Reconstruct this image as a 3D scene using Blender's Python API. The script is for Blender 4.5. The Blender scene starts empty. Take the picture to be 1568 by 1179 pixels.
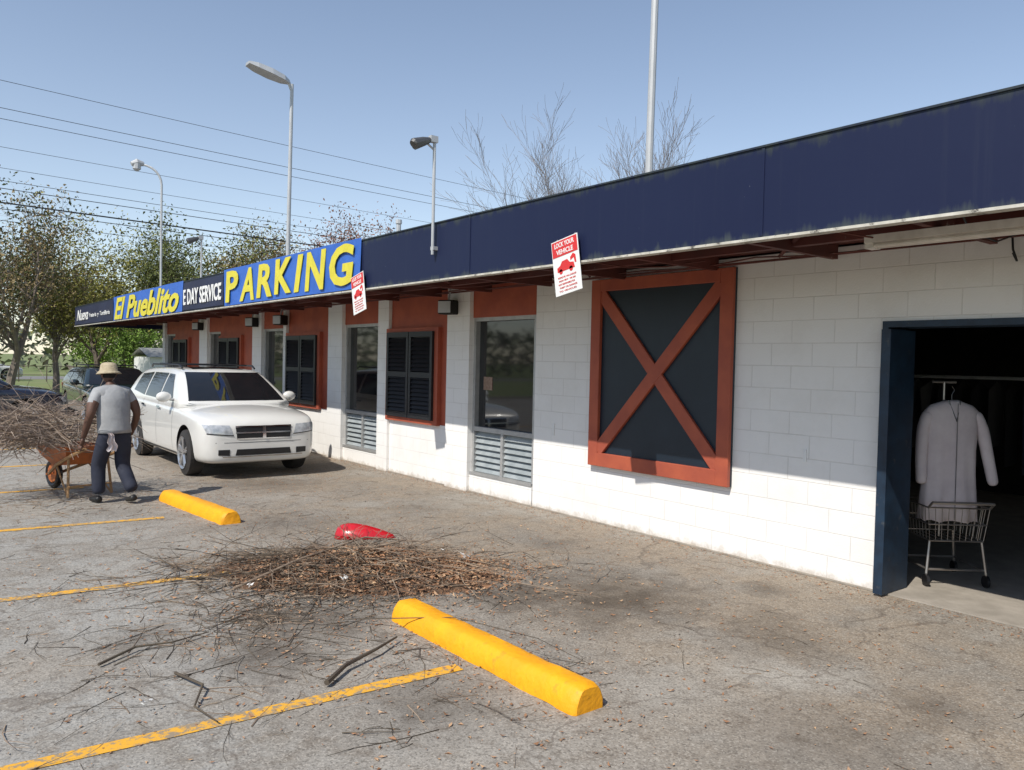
import bpy, bmesh, math, random
from mathutils import Vector, Matrix, noise as mnoise
from mathutils.bvhtree import BVHTree
random.seed(7)
scene=bpy.context.scene
COL=scene.collection
R=random.random
def U(a,b): return random.uniform(a,b)

# ---------------------------------------------------------------- materials
def nd(nt,t,**kw):
    n=nt.nodes.new(t)
    for k,v in kw.items():
        if k.startswith('_'): setattr(n,k[1:],v)
        else: n.inputs[k].default_value=v
    return n
def base_mat(name):
    m=bpy.data.materials.new(name); m.use_nodes=True
    nt=m.node_tree; b=nt.nodes['Principled BSDF']
    return m,nt,b
def c4(c): return (c[0],c[1],c[2],1)
def pm(name,c1,c2=None,scale=6,rough=.6,metal=0,bump=0,bscale=None,spec=.5,dirt=None,dscale=1.5,dlo=.5,dhi=.75,coat=0):
    m,nt,b=base_mat(name); L=nt.links.new
    if c2 is None: c2=tuple(x*.8 for x in c1)
    g=nd(nt,'ShaderNodeNewGeometry')
    n=nd(nt,'ShaderNodeTexNoise',Scale=scale,Detail=4,Roughness=.6)
    L(g.outputs['Position'],n.inputs['Vector'])
    mr=nd(nt,'ShaderNodeMapRange'); mr.inputs[1].default_value=.35; mr.inputs[2].default_value=.65
    L(n.outputs['Fac'],mr.inputs[0])
    mx=nd(nt,'ShaderNodeMix',_data_type='RGBA'); mx.inputs[6].default_value=c4(c1); mx.inputs[7].default_value=c4(c2)
    L(mr.outputs[0],mx.inputs[0]); out=mx.outputs[2]
    if dirt:
        n2=nd(nt,'ShaderNodeTexNoise',Scale=dscale,Detail=8,Roughness=.7); L(g.outputs['Position'],n2.inputs['Vector'])
        r2=nd(nt,'ShaderNodeMapRange'); r2.inputs[1].default_value=dlo; r2.inputs[2].default_value=dhi; L(n2.outputs['Fac'],r2.inputs[0])
        m2=nd(nt,'ShaderNodeMix',_data_type='RGBA'); L(r2.outputs[0],m2.inputs[0]); L(out,m2.inputs[6]); m2.inputs[7].default_value=c4(dirt); out=m2.outputs[2]
    L(out,b.inputs['Base Color'])
    b.inputs['Roughness'].default_value=rough; b.inputs['Metallic'].default_value=metal
    b.inputs['Specular IOR Level'].default_value=spec
    if coat: b.inputs['Coat Weight'].default_value=coat; b.inputs['Coat Roughness'].default_value=.04
    if bump:
        n3=nd(nt,'ShaderNodeTexNoise',Scale=bscale or scale*4,Detail=4); L(g.outputs['Position'],n3.inputs['Vector'])
        bp=nd(nt,'ShaderNodeBump',Strength=bump,Distance=.02); L(n3.outputs['Fac'],bp.inputs['Height']); L(bp.outputs[0],b.inputs['Normal'])
    return m

def asphalt_mat():
    m,nt,b=base_mat('asphalt'); L=nt.links.new
    g=nd(nt,'ShaderNodeNewGeometry'); pos=g.outputs['Position']
    def noise(s,d=5,r=.6):
        n=nd(nt,'ShaderNodeTexNoise',Scale=s,Detail=d,Roughness=r); L(pos,n.inputs['Vector']); return n.outputs['Fac']
    def rng(x,a,b_,c=0,d=1):
        r=nd(nt,'ShaderNodeMapRange')
        for i,v in enumerate((a,b_,c,d)): r.inputs[i+1].default_value=v
        L(x,r.inputs[0]); return r.outputs[0]
    def mix(f,a,b_):
        x=nd(nt,'ShaderNodeMix',_data_type='RGBA')
        L(f,x.inputs[0])
        for i,v in ((6,a),(7,b_)):
            if isinstance(v,tuple): x.inputs[i].default_value=c4(v)
            else: L(v,x.inputs[i])
        return x.outputs[2]
    sep=nd(nt,'ShaderNodeSeparateXYZ'); L(pos,sep.inputs[0])
    ad=nd(nt,'ShaderNodeMath',_operation='MULTIPLY_ADD'); L(noise(.8),ad.inputs[0]); ad.inputs[1].default_value=3.2; L(sep.outputs['X'],ad.inputs[2])
    side=rng(ad.outputs[0],2.8,5.6)
    base=mix(side,(.335,.325,.30),(.30,.248,.19))
    base=mix(rng(noise(1.1,6,.65),.44,.62),base,(.235,.21,.178))
    base=mix(rng(noise(.55,5,.6),.52,.68),base,(.37,.34,.295))
    base=mix(rng(noise(6,6,.72),.5,.75),base,(.16,.128,.098))
    v=nd(nt,'ShaderNodeTexVoronoi',Scale=105); L(pos,v.inputs['Vector'])
    sc=nd(nt,'ShaderNodeSeparateColor'); L(v.outputs['Color'],sc.inputs[0])
    base=mix(rng(sc.outputs[0],.6,.95,0,.45),base,(.5,.46,.4))
    base=mix(rng(sc.outputs[1],.6,.95,0,.5),base,(.085,.074,.062))
    base=mix(rng(noise(160,2),.5,.7,0,.35),base,(.12,.1,.085))
    ns=noise(3.5,6,.72)
    for (x,y,r,s) in [(4.35,4.3,1.0,.75),(3.75,4.75,.55,.65),(3.2,5.7,1.0,.6),(2.3,5.1,.8,.62),(1.75,4.55,.5,.6),(1.3,5.3,.5,.35),(4.6,3.0,.6,.45),(5.0,3.3,.3,.4),(4.2,11.0,1.1,.5),(2.2,3.5,.6,.55),(5.6,3.75,.3,.45),(3.4,8.2,1.0,.4),(4.3,13.6,1.3,.4),(1.9,9.9,.7,.3),(5.0,8.3,.6,.3),(3.6,2.0,.7,.4),(4.4,1.9,.4,.4),(5.2,5.9,.4,.35)]:
        vm=nd(nt,'ShaderNodeVectorMath',_operation='DISTANCE'); L(pos,vm.inputs[0]); vm.inputs[1].default_value=(x,y,0)
        a=nd(nt,'ShaderNodeMath',_operation='MULTIPLY_ADD'); L(ns,a.inputs[0]); a.inputs[1].default_value=1.6*r; L(vm.outputs['Value'],a.inputs[2])
        base=mix(rng(a.outputs[0],1.75*r,.85*r,0,s),base,(.055,.041,.03))
    v2=nd(nt,'ShaderNodeTexVoronoi',Scale=.55,_feature='DISTANCE_TO_EDGE')
    nn=nd(nt,'ShaderNodeTexNoise',Scale=2.5,Detail=5); L(pos,nn.inputs['Vector'])
    mv=nd(nt,'ShaderNodeVectorMath',_operation='MULTIPLY_ADD'); L(nn.outputs['Color'],mv.inputs[0]); mv.inputs[1].default_value=(.7,.7,0); L(pos,mv.inputs[2])
    L(mv.outputs[0],v2.inputs['Vector'])
    base=mix(rng(v2.outputs['Distance'],.008,.002,0,.4),base,(.09,.07,.055))
    L(base,b.inputs['Base Color']); b.inputs['Roughness'].default_value=.9; b.inputs['Specular IOR Level'].default_value=.25
    bp=nd(nt,'ShaderNodeBump',Strength=.4,Distance=.005); L(sc.outputs[0],bp.inputs['Height'])
    bp2=nd(nt,'ShaderNodeBump',Strength=.4,Distance=.05); L(ns,bp2.inputs['Height']); L(bp.outputs[0],bp2.inputs['Normal'])
    L(bp2.outputs[0],b.inputs['Normal'])
    return m

def block_wall_mat():
    m,nt,b=base_mat('white_painted_block'); L=nt.links.new
    g=nd(nt,'ShaderNodeNewGeometry'); s=nd(nt,'ShaderNodeSeparateXYZ'); L(g.outputs['Position'],s.inputs[0])
    cb=nd(nt,'ShaderNodeCombineXYZ')
    ax=nd(nt,'ShaderNodeMath',_operation='ADD'); L(s.outputs['X'],ax.inputs[0]); L(s.outputs['Y'],ax.inputs[1])
    L(ax.outputs[0],cb.inputs[0]); L(s.outputs['Z'],cb.inputs[1])
    br=nd(nt,'ShaderNodeTexBrick'); br.inputs['Scale'].default_value=1; br.inputs['Mortar Size'].default_value=.005; br.inputs['Mortar Smooth'].default_value=.6
    br.inputs['Brick Width'].default_value=.405; br.inputs['Row Height'].default_value=.203
    L(cb.outputs[0],br.inputs['Vector'])
    n=nd(nt,'ShaderNodeTexNoise',Scale=1.2,Detail=8,Roughness=.7); L(g.outputs['Position'],n.inputs['Vector'])
    r=nd(nt,'ShaderNodeMapRange'); r.inputs[1].default_value=.48; r.inputs[2].default_value=.8; r.inputs[4].default_value=.5; L(n.outputs['Fac'],r.inputs[0])
    mx=nd(nt,'ShaderNodeMix',_data_type='RGBA'); mx.inputs[6].default_value=(.80,.785,.76,1); mx.inputs[7].default_value=(.6,.57,.52,1); L(r.outputs[0],mx.inputs[0])
    m2=nd(nt,'ShaderNodeMix',_data_type='RGBA'); m2.inputs[7].default_value=(.45,.42,.38,1); L(mx.outputs[2],m2.inputs[6])
    n5=nd(nt,'ShaderNodeTexNoise',Scale=1.9,Detail=3); L(g.outputs['Position'],n5.inputs['Vector'])
    r5=nd(nt,'ShaderNodeMapRange'); r5.inputs[1].default_value=.35; r5.inputs[2].default_value=.65; r5.inputs[3].default_value=.12; r5.inputs[4].default_value=.45; L(n5.outputs['Fac'],r5.inputs[0])
    fm=nd(nt,'ShaderNodeMath',_operation='MULTIPLY'); L(r5.outputs[0],fm.inputs[1]); L(br.outputs['Fac'],fm.inputs[0]); L(fm.outputs[0],m2.inputs[0])
    n3=nd(nt,'ShaderNodeTexNoise',Scale=9,Detail=6,Roughness=.7); L(g.outputs['Position'],n3.inputs['Vector'])
    aa=nd(nt,'ShaderNodeMath',_operation='MULTIPLY_ADD'); L(n3.outputs['Fac'],aa.inputs[0]); aa.inputs[1].default_value=.22; L(s.outputs['Z'],aa.inputs[2])
    r3=nd(nt,'ShaderNodeMapRange'); r3.inputs[1].default_value=.18; r3.inputs[2].default_value=.1; r3.inputs[4].default_value=.7; L(aa.outputs[0],r3.inputs[0])
    m3=nd(nt,'ShaderNodeMix',_data_type='RGBA'); L(m2.outputs[2],m3.inputs[6]); m3.inputs[7].default_value=(.36,.29,.21,1); L(r3.outputs[0],m3.inputs[0])
    L(m3.outputs[2],b.inputs['Base Color']); b.inputs['Roughness'].default_value=.75; b.inputs['Specular IOR Level'].default_value=.3
    inv=nd(nt,'ShaderNodeMath',_operation='SUBTRACT'); inv.inputs[0].default_value=1; L(br.outputs['Fac'],inv.inputs[1])
    bp=nd(nt,'ShaderNodeBump',Strength=.4,Distance=.01); L(inv.outputs[0],bp.inputs['Height'])
    n4=nd(nt,'ShaderNodeTexNoise',Scale=60,Detail=3); L(g.outputs['Position'],n4.inputs['Vector'])
    bp2=nd(nt,'ShaderNodeBump',Strength=.3,Distance=.006); L(n4.outputs['Fac'],bp2.inputs['Height']); L(bp.outputs[0],bp2.inputs['Normal'])
    L(bp2.outputs[0],b.inputs['Normal'])
    return m

def fascia_mat():
    m,nt,b=base_mat('navy_fascia'); L=nt.links.new
    g=nd(nt,'ShaderNodeNewGeometry'); s=nd(nt,'ShaderNodeSeparateXYZ'); L(g.outputs['Position'],s.inputs[0])
    mp=nd(nt,'ShaderNodeMapping'); mp.inputs['Scale'].default_value=(1,6,.7); L(g.outputs['Position'],mp.inputs[0])
    n=nd(nt,'ShaderNodeTexNoise',Scale=1.3,Detail=8,Roughness=.7); L(mp.outputs[0],n.inputs['Vector'])
    n2=nd(nt,'ShaderNodeTexNoise',Scale=1.0,Detail=5); L(g.outputs['Position'],n2.inputs['Vector'])
    mx=nd(nt,'ShaderNodeMix',_data_type='RGBA'); mx.inputs[6].default_value=(.008,.012,.042,1); mx.inputs[7].default_value=(.012,.018,.052,1); L(n2.outputs['Fac'],mx.inputs[0])
    a=nd(nt,'ShaderNodeMath',_operation='MULTIPLY_ADD'); L(n.outputs['Fac'],a.inputs[0]); a.inputs[1].default_value=.3; L(s.outputs['Z'],a.inputs[2])
    r=nd(nt,'ShaderNodeMapRange'); r.inputs[1].default_value=3.43; r.inputs[2].default_value=3.5; r.inputs[4].default_value=.7; L(a.outputs[0],r.inputs[0])
    m2=nd(nt,'ShaderNodeMix',_data_type='RGBA'); L(mx.outputs[2],m2.inputs[6]); m2.inputs[7].default_value=(.045,.055,.045,1); L(r.outputs[0],m2.inputs[0])
    r3=nd(nt,'ShaderNodeMapRange'); r3.inputs[1].default_value=2.9; r3.inputs[2].default_value=2.82; r3.inputs[4].default_value=.7; L(a.outputs[0],r3.inputs[0])
    m3=nd(nt,'ShaderNodeMix',_data_type='RGBA'); L(m2.outputs[2],m3.inputs[6]); m3.inputs[7].default_value=(.08,.095,.08,1); L(r3.outputs[0],m3.inputs[0])
    v=nd(nt,'ShaderNodeTexNoise',Scale=28,Detail=3,Roughness=.6); L(g.outputs['Position'],v.inputs['Vector'])
    r4=nd(nt,'ShaderNodeMapRange'); r4.inputs[1].default_value=.73; r4.inputs[2].default_value=.78; r4.inputs[4].default_value=.6; L(v.outputs['Fac'],r4.inputs[0])
    m4=nd(nt,'ShaderNodeMix',_data_type='RGBA'); L(m3.outputs[2],m4.inputs[6]); m4.inputs[7].default_value=(.2,.22,.25,1); L(r4.outputs[0],m4.inputs[0])
    mp2=nd(nt,'ShaderNodeMapping'); mp2.inputs['Scale'].default_value=(1,14,.35); L(g.outputs['Position'],mp2.inputs[0])
    n6=nd(nt,'ShaderNodeTexNoise',Scale=1.5,Detail=6,Roughness=.7); L(mp2.outputs[0],n6.inputs['Vector'])
    r6=nd(nt,'ShaderNodeMapRange'); r6.inputs[1].default_value=.55; r6.inputs[2].default_value=.75; r6.inputs[4].default_value=.3; L(n6.outputs['Fac'],r6.inputs[0])
    m5=nd(nt,'ShaderNodeMix',_data_type='RGBA'); L(m4.outputs[2],m5.inputs[6]); m5.inputs[7].default_value=(.026,.032,.058,1); L(r6.outputs[0],m5.inputs[0])
    L(m5.outputs[2],b.inputs['Base Color']); b.inputs['Roughness'].default_value=.5; b.inputs['Specular IOR Level'].default_value=.25
    bp=nd(nt,'ShaderNodeBump',Strength=.25,Distance=.03); L(n2.outputs['Fac'],bp.inputs['Height']); L(bp.outputs[0],b.inputs['Normal'])
    return m

def yellow_worn():
    m,nt,b=base_mat('worn_yellow_line'); L=nt.links.new
    g=nd(nt,'ShaderNodeNewGeometry')
    n=nd(nt,'ShaderNodeTexNoise',Scale=22,Detail=7,Roughness=.75); L(g.outputs['Position'],n.inputs['Vector'])
    n2=nd(nt,'ShaderNodeTexNoise',Scale=1.7,Detail=3); L(g.outputs['Position'],n2.inputs['Vector'])
    ad=nd(nt,'ShaderNodeMath',_operation='MULTIPLY_ADD'); L(n2.outputs['Fac'],ad.inputs[0]); ad.inputs[1].default_value=.4; L(n.outputs['Fac'],ad.inputs[2])
    r=nd(nt,'ShaderNodeMapRange'); r.inputs[1].default_value=.67; r.inputs[2].default_value=.76; L(ad.outputs[0],r.inputs[0])
    mx=nd(nt,'ShaderNodeMix',_data_type='RGBA'); mx.inputs[6].default_value=(.72,.37,.03,1); mx.inputs[7].default_value=(.28,.22,.15,1); L(r.outputs[0],mx.inputs[0])
    L(mx.outputs[2],b.inputs['Base Color']); b.inputs['Roughness'].default_value=.8
    return m

M={}
M['asph']=asphalt_mat(); M['wall']=block_wall_mat(); M['fascia']=fascia_mat(); M['line']=yellow_worn()
M['grass']=pm('grass',(.12,.18,.045),(.19,.2,.08),scale=.5,rough=.95,dirt=(.22,.2,.12),dscale=.15)
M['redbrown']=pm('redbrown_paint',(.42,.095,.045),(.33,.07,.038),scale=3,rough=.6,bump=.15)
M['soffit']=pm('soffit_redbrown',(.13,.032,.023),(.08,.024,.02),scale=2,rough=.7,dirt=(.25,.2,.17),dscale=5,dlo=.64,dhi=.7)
M['xnavy']=pm('dark_navy_panel',(.007,.015,.026),(.011,.021,.034),scale=2,rough=.45,bump=.1)
M['black']=pm('black_paint',(.008,.008,.01),(.013,.013,.015),rough=.45)
M['bluetrim']=pm('blue_door_paint',(.012,.032,.062),(.008,.018,.035),scale=8,rough=.5,dirt=(.08,.08,.08),dscale=9,dlo=.62,dhi=.75)
M['cream']=pm('cream_trim',(.6,.57,.5),(.42,.4,.34),scale=7,rough=.6,dirt=(.08,.07,.06),dscale=12,dlo=.55,dhi=.65)
M['alu']=pm('aluminium',(.5,.5,.49),(.4,.4,.4),rough=.45,metal=.5)
M['galv']=pm('galvanised_pole',(.5,.51,.52),(.42,.43,.44),scale=3,rough=.5,metal=.2)
M['glass']=pm('dark_glass',(.008,.009,.011),(.012,.012,.014),rough=.04,spec=.7)
M['conc']=pm('concrete',(.36,.32,.27),(.27,.24,.2),scale=4,rough=.85,bump=.2)
M['yellow']=pm('yellow_paint',(.88,.40,.004),(.80,.33,.004),scale=4,rough=.6,bump=.35,bscale=25,dirt=(.42,.2,.02),dscale=14,dlo=.57,dhi=.78)
M['bark']=pm('bark',(.13,.1,.075),(.08,.065,.05),scale=8,rough=.9)
M['barkp']=pm('pale_bark',(.22,.18,.15),(.15,.12,.1),scale=8,rough=.9)
M['twig']=pm('twig_bark',(.20,.14,.10),(.32,.25,.18),scale=3,rough=.9)
M['twigd']=pm('dark_branch',(.10,.08,.055),(.06,.045,.035),scale=6,rough=.9)
M['leafb']=pm('dry_leaf',(.38,.2,.105),(.22,.11,.055),scale=9,rough=.85)
M['leafb2']=pm('dry_leaf_pale',(.5,.33,.19),(.33,.19,.11),scale=9,rough=.85)
M['bblue']=pm('banner_blue',(.035,.13,.5),(.03,.11,.43),rough=.5)
M['byel']=pm('banner_yellow',(.68,.60,.05),(.6,.52,.04),rough=.5)
M['bnavy']=pm('banner_navy',(.01,.014,.05),(.01,.012,.04),rough=.5)
M['white']=pm('white_plastic',(.78,.78,.76),(.72,.72,.7),rough=.5)
M['signred']=pm('sign_red',(.62,.03,.03),(.58,.03,.03),rough=.45)
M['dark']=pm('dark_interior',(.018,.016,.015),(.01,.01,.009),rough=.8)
M['roof']=pm('roofing',(.2,.19,.18),(.13,.13,.12),rough=.9)

# ---------------------------------------------------------------- mesh helpers
def empty(name,loc=(0,0,0),rz=0):
    e=bpy.data.objects.new(name,None); COL.objects.link(e); e.location=loc; e.rotation_euler=(0,0,rz); e.empty_display_size=.2; return e
def mk(name,vs,fs,mats,parent=None,fm=None,smooth=False):
    me=bpy.data.meshes.new(name); me.from_pydata([tuple(v) for v in vs],[],fs)
    if not isinstance(mats,(list,tuple)): mats=[mats]
    for m in mats: me.materials.append(m)
    if fm: me.polygons.foreach_set('material_index',fm)
    if smooth: me.polygons.foreach_set('use_smooth',[True]*len(me.polygons))
    me.update(); o=bpy.data.objects.new(name,me); COL.objects.link(o)
    if parent: o.parent=parent
    return o
class MB:
    def __init__(s): s.v=[];s.f=[];s.m=[]
    def tube(s,pts,rad,sides=5,mi=0,cap=True):
        pts=[Vector(p) for p in pts]; n=len(pts)
        if not isinstance(rad,(list,tuple)): rad=[rad]*n
        b=len(s.v)
        for i,p in enumerate(pts):
            d=(pts[min(i+1,n-1)]-pts[max(i-1,0)]); d=d.normalized() if d.length>1e-9 else Vector((0,0,1))
            a=Vector((0,0,1)) if abs(d.z)<.9 else Vector((1,0,0))
            x=d.cross(a).normalized(); y=d.cross(x)
            for k in range(sides):
                t=2*math.pi*k/sides
                s.v.append(p+(x*math.cos(t)+y*math.sin(t))*rad[i])
        for i in range(n-1):
            for k in range(sides):
                k2=(k+1)%sides
                s.f.append((b+i*sides+k,b+i*sides+k2,b+(i+1)*sides+k2,b+(i+1)*sides+k)); s.m.append(mi)
        if cap and sides>2:
            s.f.append(tuple(b+k for k in range(sides))[::-1]); s.m.append(mi)
            s.f.append(tuple(b+(n-1)*sides+k for k in range(sides))); s.m.append(mi)
    def quad(s,a,b,c,d,mi=0):
        i=len(s.v); s.v+= [Vector(a),Vector(b),Vector(c),Vector(d)]; s.f.append((i,i+1,i+2,i+3)); s.m.append(mi)
    def poly(s,pts,mi=0):
        i=len(s.v); s.v+=[Vector(p) for p in pts]; s.f.append(tuple(range(i,i+len(pts)))); s.m.append(mi)
    def box(s,x0,x1,y0,y1,z0,z1,mi=0):
        i=len(s.v)
        s.v+=[Vector(p) for p in [(x0,y0,z0),(x1,y0,z0),(x1,y1,z0),(x0,y1,z0),(x0,y0,z1),(x1,y0,z1),(x1,y1,z1),(x0,y1,z1)]]
        for f in [(0,3,2,1),(4,5,6,7),(0,1,5,4),(1,2,6,5),(2,3,7,6),(3,0,4,7)]: s.f.append(tuple(i+k for k in f)); s.m.append(mi)
    def leaf(s,p,size,flat=0.0,mi=0):
        n=Vector((U(-1,1),U(-1,1),U(-1,1)+flat*3)).normalized()
        a=n.cross(Vector((U(-1,1),U(-1,1),U(-1,1)))).normalized(); b=n.cross(a)
        w=size*U(.3,.55); l=size*U(.7,1.2); p=Vector(p); bend=n*size*U(-.3,.3)
        i=len(s.v); s.v+=[p-a*l*.5+bend,p+b*w*.5,p+a*l*.5+bend,p-b*w*.5]
        s.f.append((i,i+1,i+2,i+3)); s.m.append(mi)
    def ball(s,c,r,mi=0,sub=2):
        i0=len(s.v); bmh=bmesh.new(); bmesh.ops.create_icosphere(bmh,subdivisions=sub,radius=1)
        for v in bmh.verts: s.v.append(Vector(c)+Vector((v.co.x*r[0],v.co.y*r[1],v.co.z*r[2])))
        for f in bmh.faces: s.f.append(tuple(i0+v.index for v in f.verts)); s.m.append(mi)
        bmh.free()
    def obj(s,name,mats,parent=None,smooth=False): return mk(name,s.v,s.f,mats,parent,s.m,smooth)
def bevel(o,w=.01,seg=2):
    b=o.modifiers.new('b','BEVEL'); b.width=w; b.segments=seg; b.limit_method='ANGLE'; return o
def box(name,x0,x1,y0,y1,z0,z1,mat,parent=None,bw=0):
    b=MB(); b.box(x0,x1,y0,y1,z0,z1); o=b.obj(name,[mat],parent)
    if bw: bevel(o,bw)
    return o
def apply_mods(o):
    dg=bpy.context.evaluated_depsgraph_get(); dg.update()
    me=bpy.data.meshes.new_from_object(o.evaluated_get(dg)); o.modifiers.clear(); o.data=me; return o
def text(name,body,rect,x,mat,parent,off=.0,shear=0,ext=.004):
    cu=bpy.data.curves.new(name,'FONT'); cu.body=body; cu.size=1; cu.offset=off; cu.shear=shear; cu.extrude=.01; cu.resolution_u=3
    t=bpy.data.objects.new(name,cu); COL.objects.link(t)
    dg=bpy.context.evaluated_depsgraph_get(); me=bpy.data.meshes.new_from_object(t.evaluated_get(dg)); bpy.data.objects.remove(t)
    xs=[v.co.x for v in me.vertices]; ys=[v.co.y for v in me.vertices]
    x0,x1,y0,y1=min(xs),max(xs),min(ys),max(ys); yL,yR,z0,z1=rect
    for v in me.vertices:
        a=(v.co.x-x0)/(x1-x0); b=(v.co.y-y0)/(y1-y0); c=v.co.z/.01
        v.co=Vector((x-c*ext, yL+(yR-yL)*a, z0+(z1-z0)*b))
    me.materials.clear(); me.materials.append(mat); me.update()
    o=bpy.data.objects.new(name,me); COL.objects.link(o); o.parent=parent; return o

# ---------------------------------------------------------------- world, sun, camera
SD=Vector((1.55,.45,-1.82)).normalized()
el=math.asin(-SD.z); az=math.atan2(-SD.x,-SD.y)
w=bpy.data.worlds.new('World'); scene.world=w; w.use_nodes=True; nt=w.node_tree
sky=nt.nodes.new('ShaderNodeTexSky'); sky.sky_type='NISHITA'; sky.sun_disc=False; sky.sun_elevation=el; sky.sun_rotation=az%(2*math.pi)
sky.air_density=1.0; sky.dust_density=.35; sky.ozone_density=1.0; sky.altitude=150
# spring haze: paler towards the horizon
tc=nt.nodes.new('ShaderNodeTexCoord'); sp=nt.nodes.new('ShaderNodeSeparateXYZ'); nt.links.new(tc.outputs['Generated'],sp.inputs[0])
mr=nt.nodes.new('ShaderNodeMapRange'); mr.inputs[1].default_value=0.0; mr.inputs[2].default_value=.55; mr.inputs[3].default_value=1; mr.inputs[4].default_value=0; nt.links.new(sp.outputs['Z'],mr.inputs[0])
pw=nt.nodes.new('ShaderNodeMath'); pw.operation='POWER'; pw.inputs[1].default_value=1.6; nt.links.new(mr.outputs[0],pw.inputs[0])
hc_=nt.nodes.new('ShaderNodeMix'); hc_.data_type='RGBA'; hc_.inputs[6].default_value=(.55,.62,.75,1); hc_.inputs[7].default_value=(2.3,2.2,2.15,1); nt.links.new(pw.outputs[0],hc_.inputs[0])
hz=nt.nodes.new('ShaderNodeMix'); hz.data_type='RGBA'; hz.blend_type='ADD'; hz.inputs[0].default_value=1; nt.links.new(hc_.outputs[2],hz.inputs[7])
nt.links.new(sky.outputs[0],hz.inputs[6]); nt.links.new(hz.outputs[2],nt.nodes['Background'].inputs[0]); nt.nodes['Background'].inputs[1].default_value=.125
sl=bpy.data.lights.new('sun','SUN'); sl.energy=4.9; sl.angle=math.radians(.5); sl.color=(1,.95,.87)
so=bpy.data.objects.new('sun',sl); COL.objects.link(so); so.rotation_euler=SD.to_track_quat('-Z','Y').to_euler(); so.location=(-5,0,12)
F=1210.0;H=1.8;P=math.atan(34/F);RR=math.radians(1.25);th=math.radians(38)
fw=Vector((math.sin(th)*math.cos(P),math.cos(th)*math.cos(P),-math.sin(P))); rt=Vector((math.cos(th),-math.sin(th),0)); up=rt.cross(fw)
cr=rt*math.cos(RR)+up*math.sin(RR); cu_=-rt*math.sin(RR)+up*math.cos(RR)
mat=Matrix(((cr.x,cu_.x,-fw.x,0),(cr.y,cu_.y,-fw.y,0),(cr.z,cu_.z,-fw.z,H),(0,0,0,1)))
cam=bpy.data.cameras.new('camera'); cam.sensor_width=36; cam.lens=F/1568*36; cam.clip_end=2000
co=bpy.data.objects.new('camera',cam); COL.objects.link(co); co.matrix_world=mat; scene.camera=co
scene.view_settings.view_transform='Standard'; scene.view_settings.look='None'; scene.view_settings.exposure=0

# ---------------------------------------------------------------- ground
def sheet(name,x0,x1,y0,y1,z,m):
    return mk(name,[(x0,y0,z),(x1,y0,z),(x1,y1,z),(x0,y1,z)],[(0,1,2,3)],m)
sheet('ground',-900,900,-900,900,-.02,M['grass'])
sheet('parking_lot',-18,6.5,-14,31,0,M['asph'])
sheet('road',-200,200,62,70,-.01,pm('road_asphalt',(.2,.19,.18),(.16,.155,.15),rough=.9))
mb=MB()
for (xa,ya,xb,yb) in [(-5,4.30,2.62,3.80),(-5,7.25,2.35,6.56),(-5,9.85,2.35,9.22),(-5,12.3,2.0,11.84),(-5,14.9,2.4,14.5),(-5,1.75,2.6,1.2),(-5,17.6,2.4,17.1)]:
    d=Vector((xb-xa,yb-ya,0)).normalized(); n=Vector((-d.y,d.x,0))*.05
    k=90
    for i in range(k):
        t0,t1=i/k,(i+1)/k
        e0=1+.12*mnoise.noise(Vector((t0*60,ya,0))); e1=1+.12*mnoise.noise(Vector((t1*60,ya,0)))
        p=Vector((xa,ya,.004)).lerp(Vector((xb,yb,.004)),t0); q=Vector((xa,ya,.004)).lerp(Vector((xb,yb,.004)),t1)
        mb.quad(p-n*e0,q-n*e1,q+n*e1,p+n*e0)
mb.obj('parking_lines',[M['line']])

# ---------------------------------------------------------------- building
bld=empty('laundromat_building')
X=6.3; ZC=2.84; T=.25
LV=pm('louver_glass',(.34,.37,.38),(.25,.28,.29),rough=.2)
def wallseg(y0,y1,z0,z1,dx=0,m='wall',nm='wall'):
    return box(nm,X-dx,X+T,y0,y1,z0,z1,M[m],bld)
wallseg(-8,.7,0,ZC); wallseg(.7,3.2,2.2,ZC); wallseg(3.2,7.6,0,ZC)
def window(y0,y1):
    wallseg(y0,y1,0,.25); wallseg(y0,y1,2.41,ZC,dx=-.012,m='redbrown',nm='window_header')
    box('window_glass',X+.10,X+.11,y0,y1,.87,2.41,M['glass'],bld)
    f=MB(); t=.05
    f.box(X+.03,X+.12,y0,y0+t,.25,2.41); f.box(X+.03,X+.12,y1-t,y1,.25,2.41)
    f.box(X+.03,X+.12,y0+t,y1-t,2.36,2.41); f.box(X+.03,X+.12,y0+t,y1-t,.85,.91); f.box(X-.015,X+.12,y0,y1,.25,.285)
    f.box(X+.03,X+.12,(y0+y1)/2-.025,(y0+y1)/2+.025,.285,.85)
    f.obj('window_frame',[M['alu']],bld)
    s=MB(); k=7
    for h in ((y0+t,(y0+y1)/2-.025),((y0+y1)/2+.025,y1-t)):
        for i in range(k):
            z=.29+i*(.56/k)
            s.quad((X+.05,h[0],z),(X+.05,h[1],z),(X+.10,h[1],z+.075),(X+.10,h[0],z+.075))
    s.obj('window_louvers',[LV],bld)
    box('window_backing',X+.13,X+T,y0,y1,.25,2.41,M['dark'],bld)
def pilaster(y0,y1): box('pilaster',X-.05,X+T,y0,y1,0,ZC,M['wall'],bld)
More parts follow.
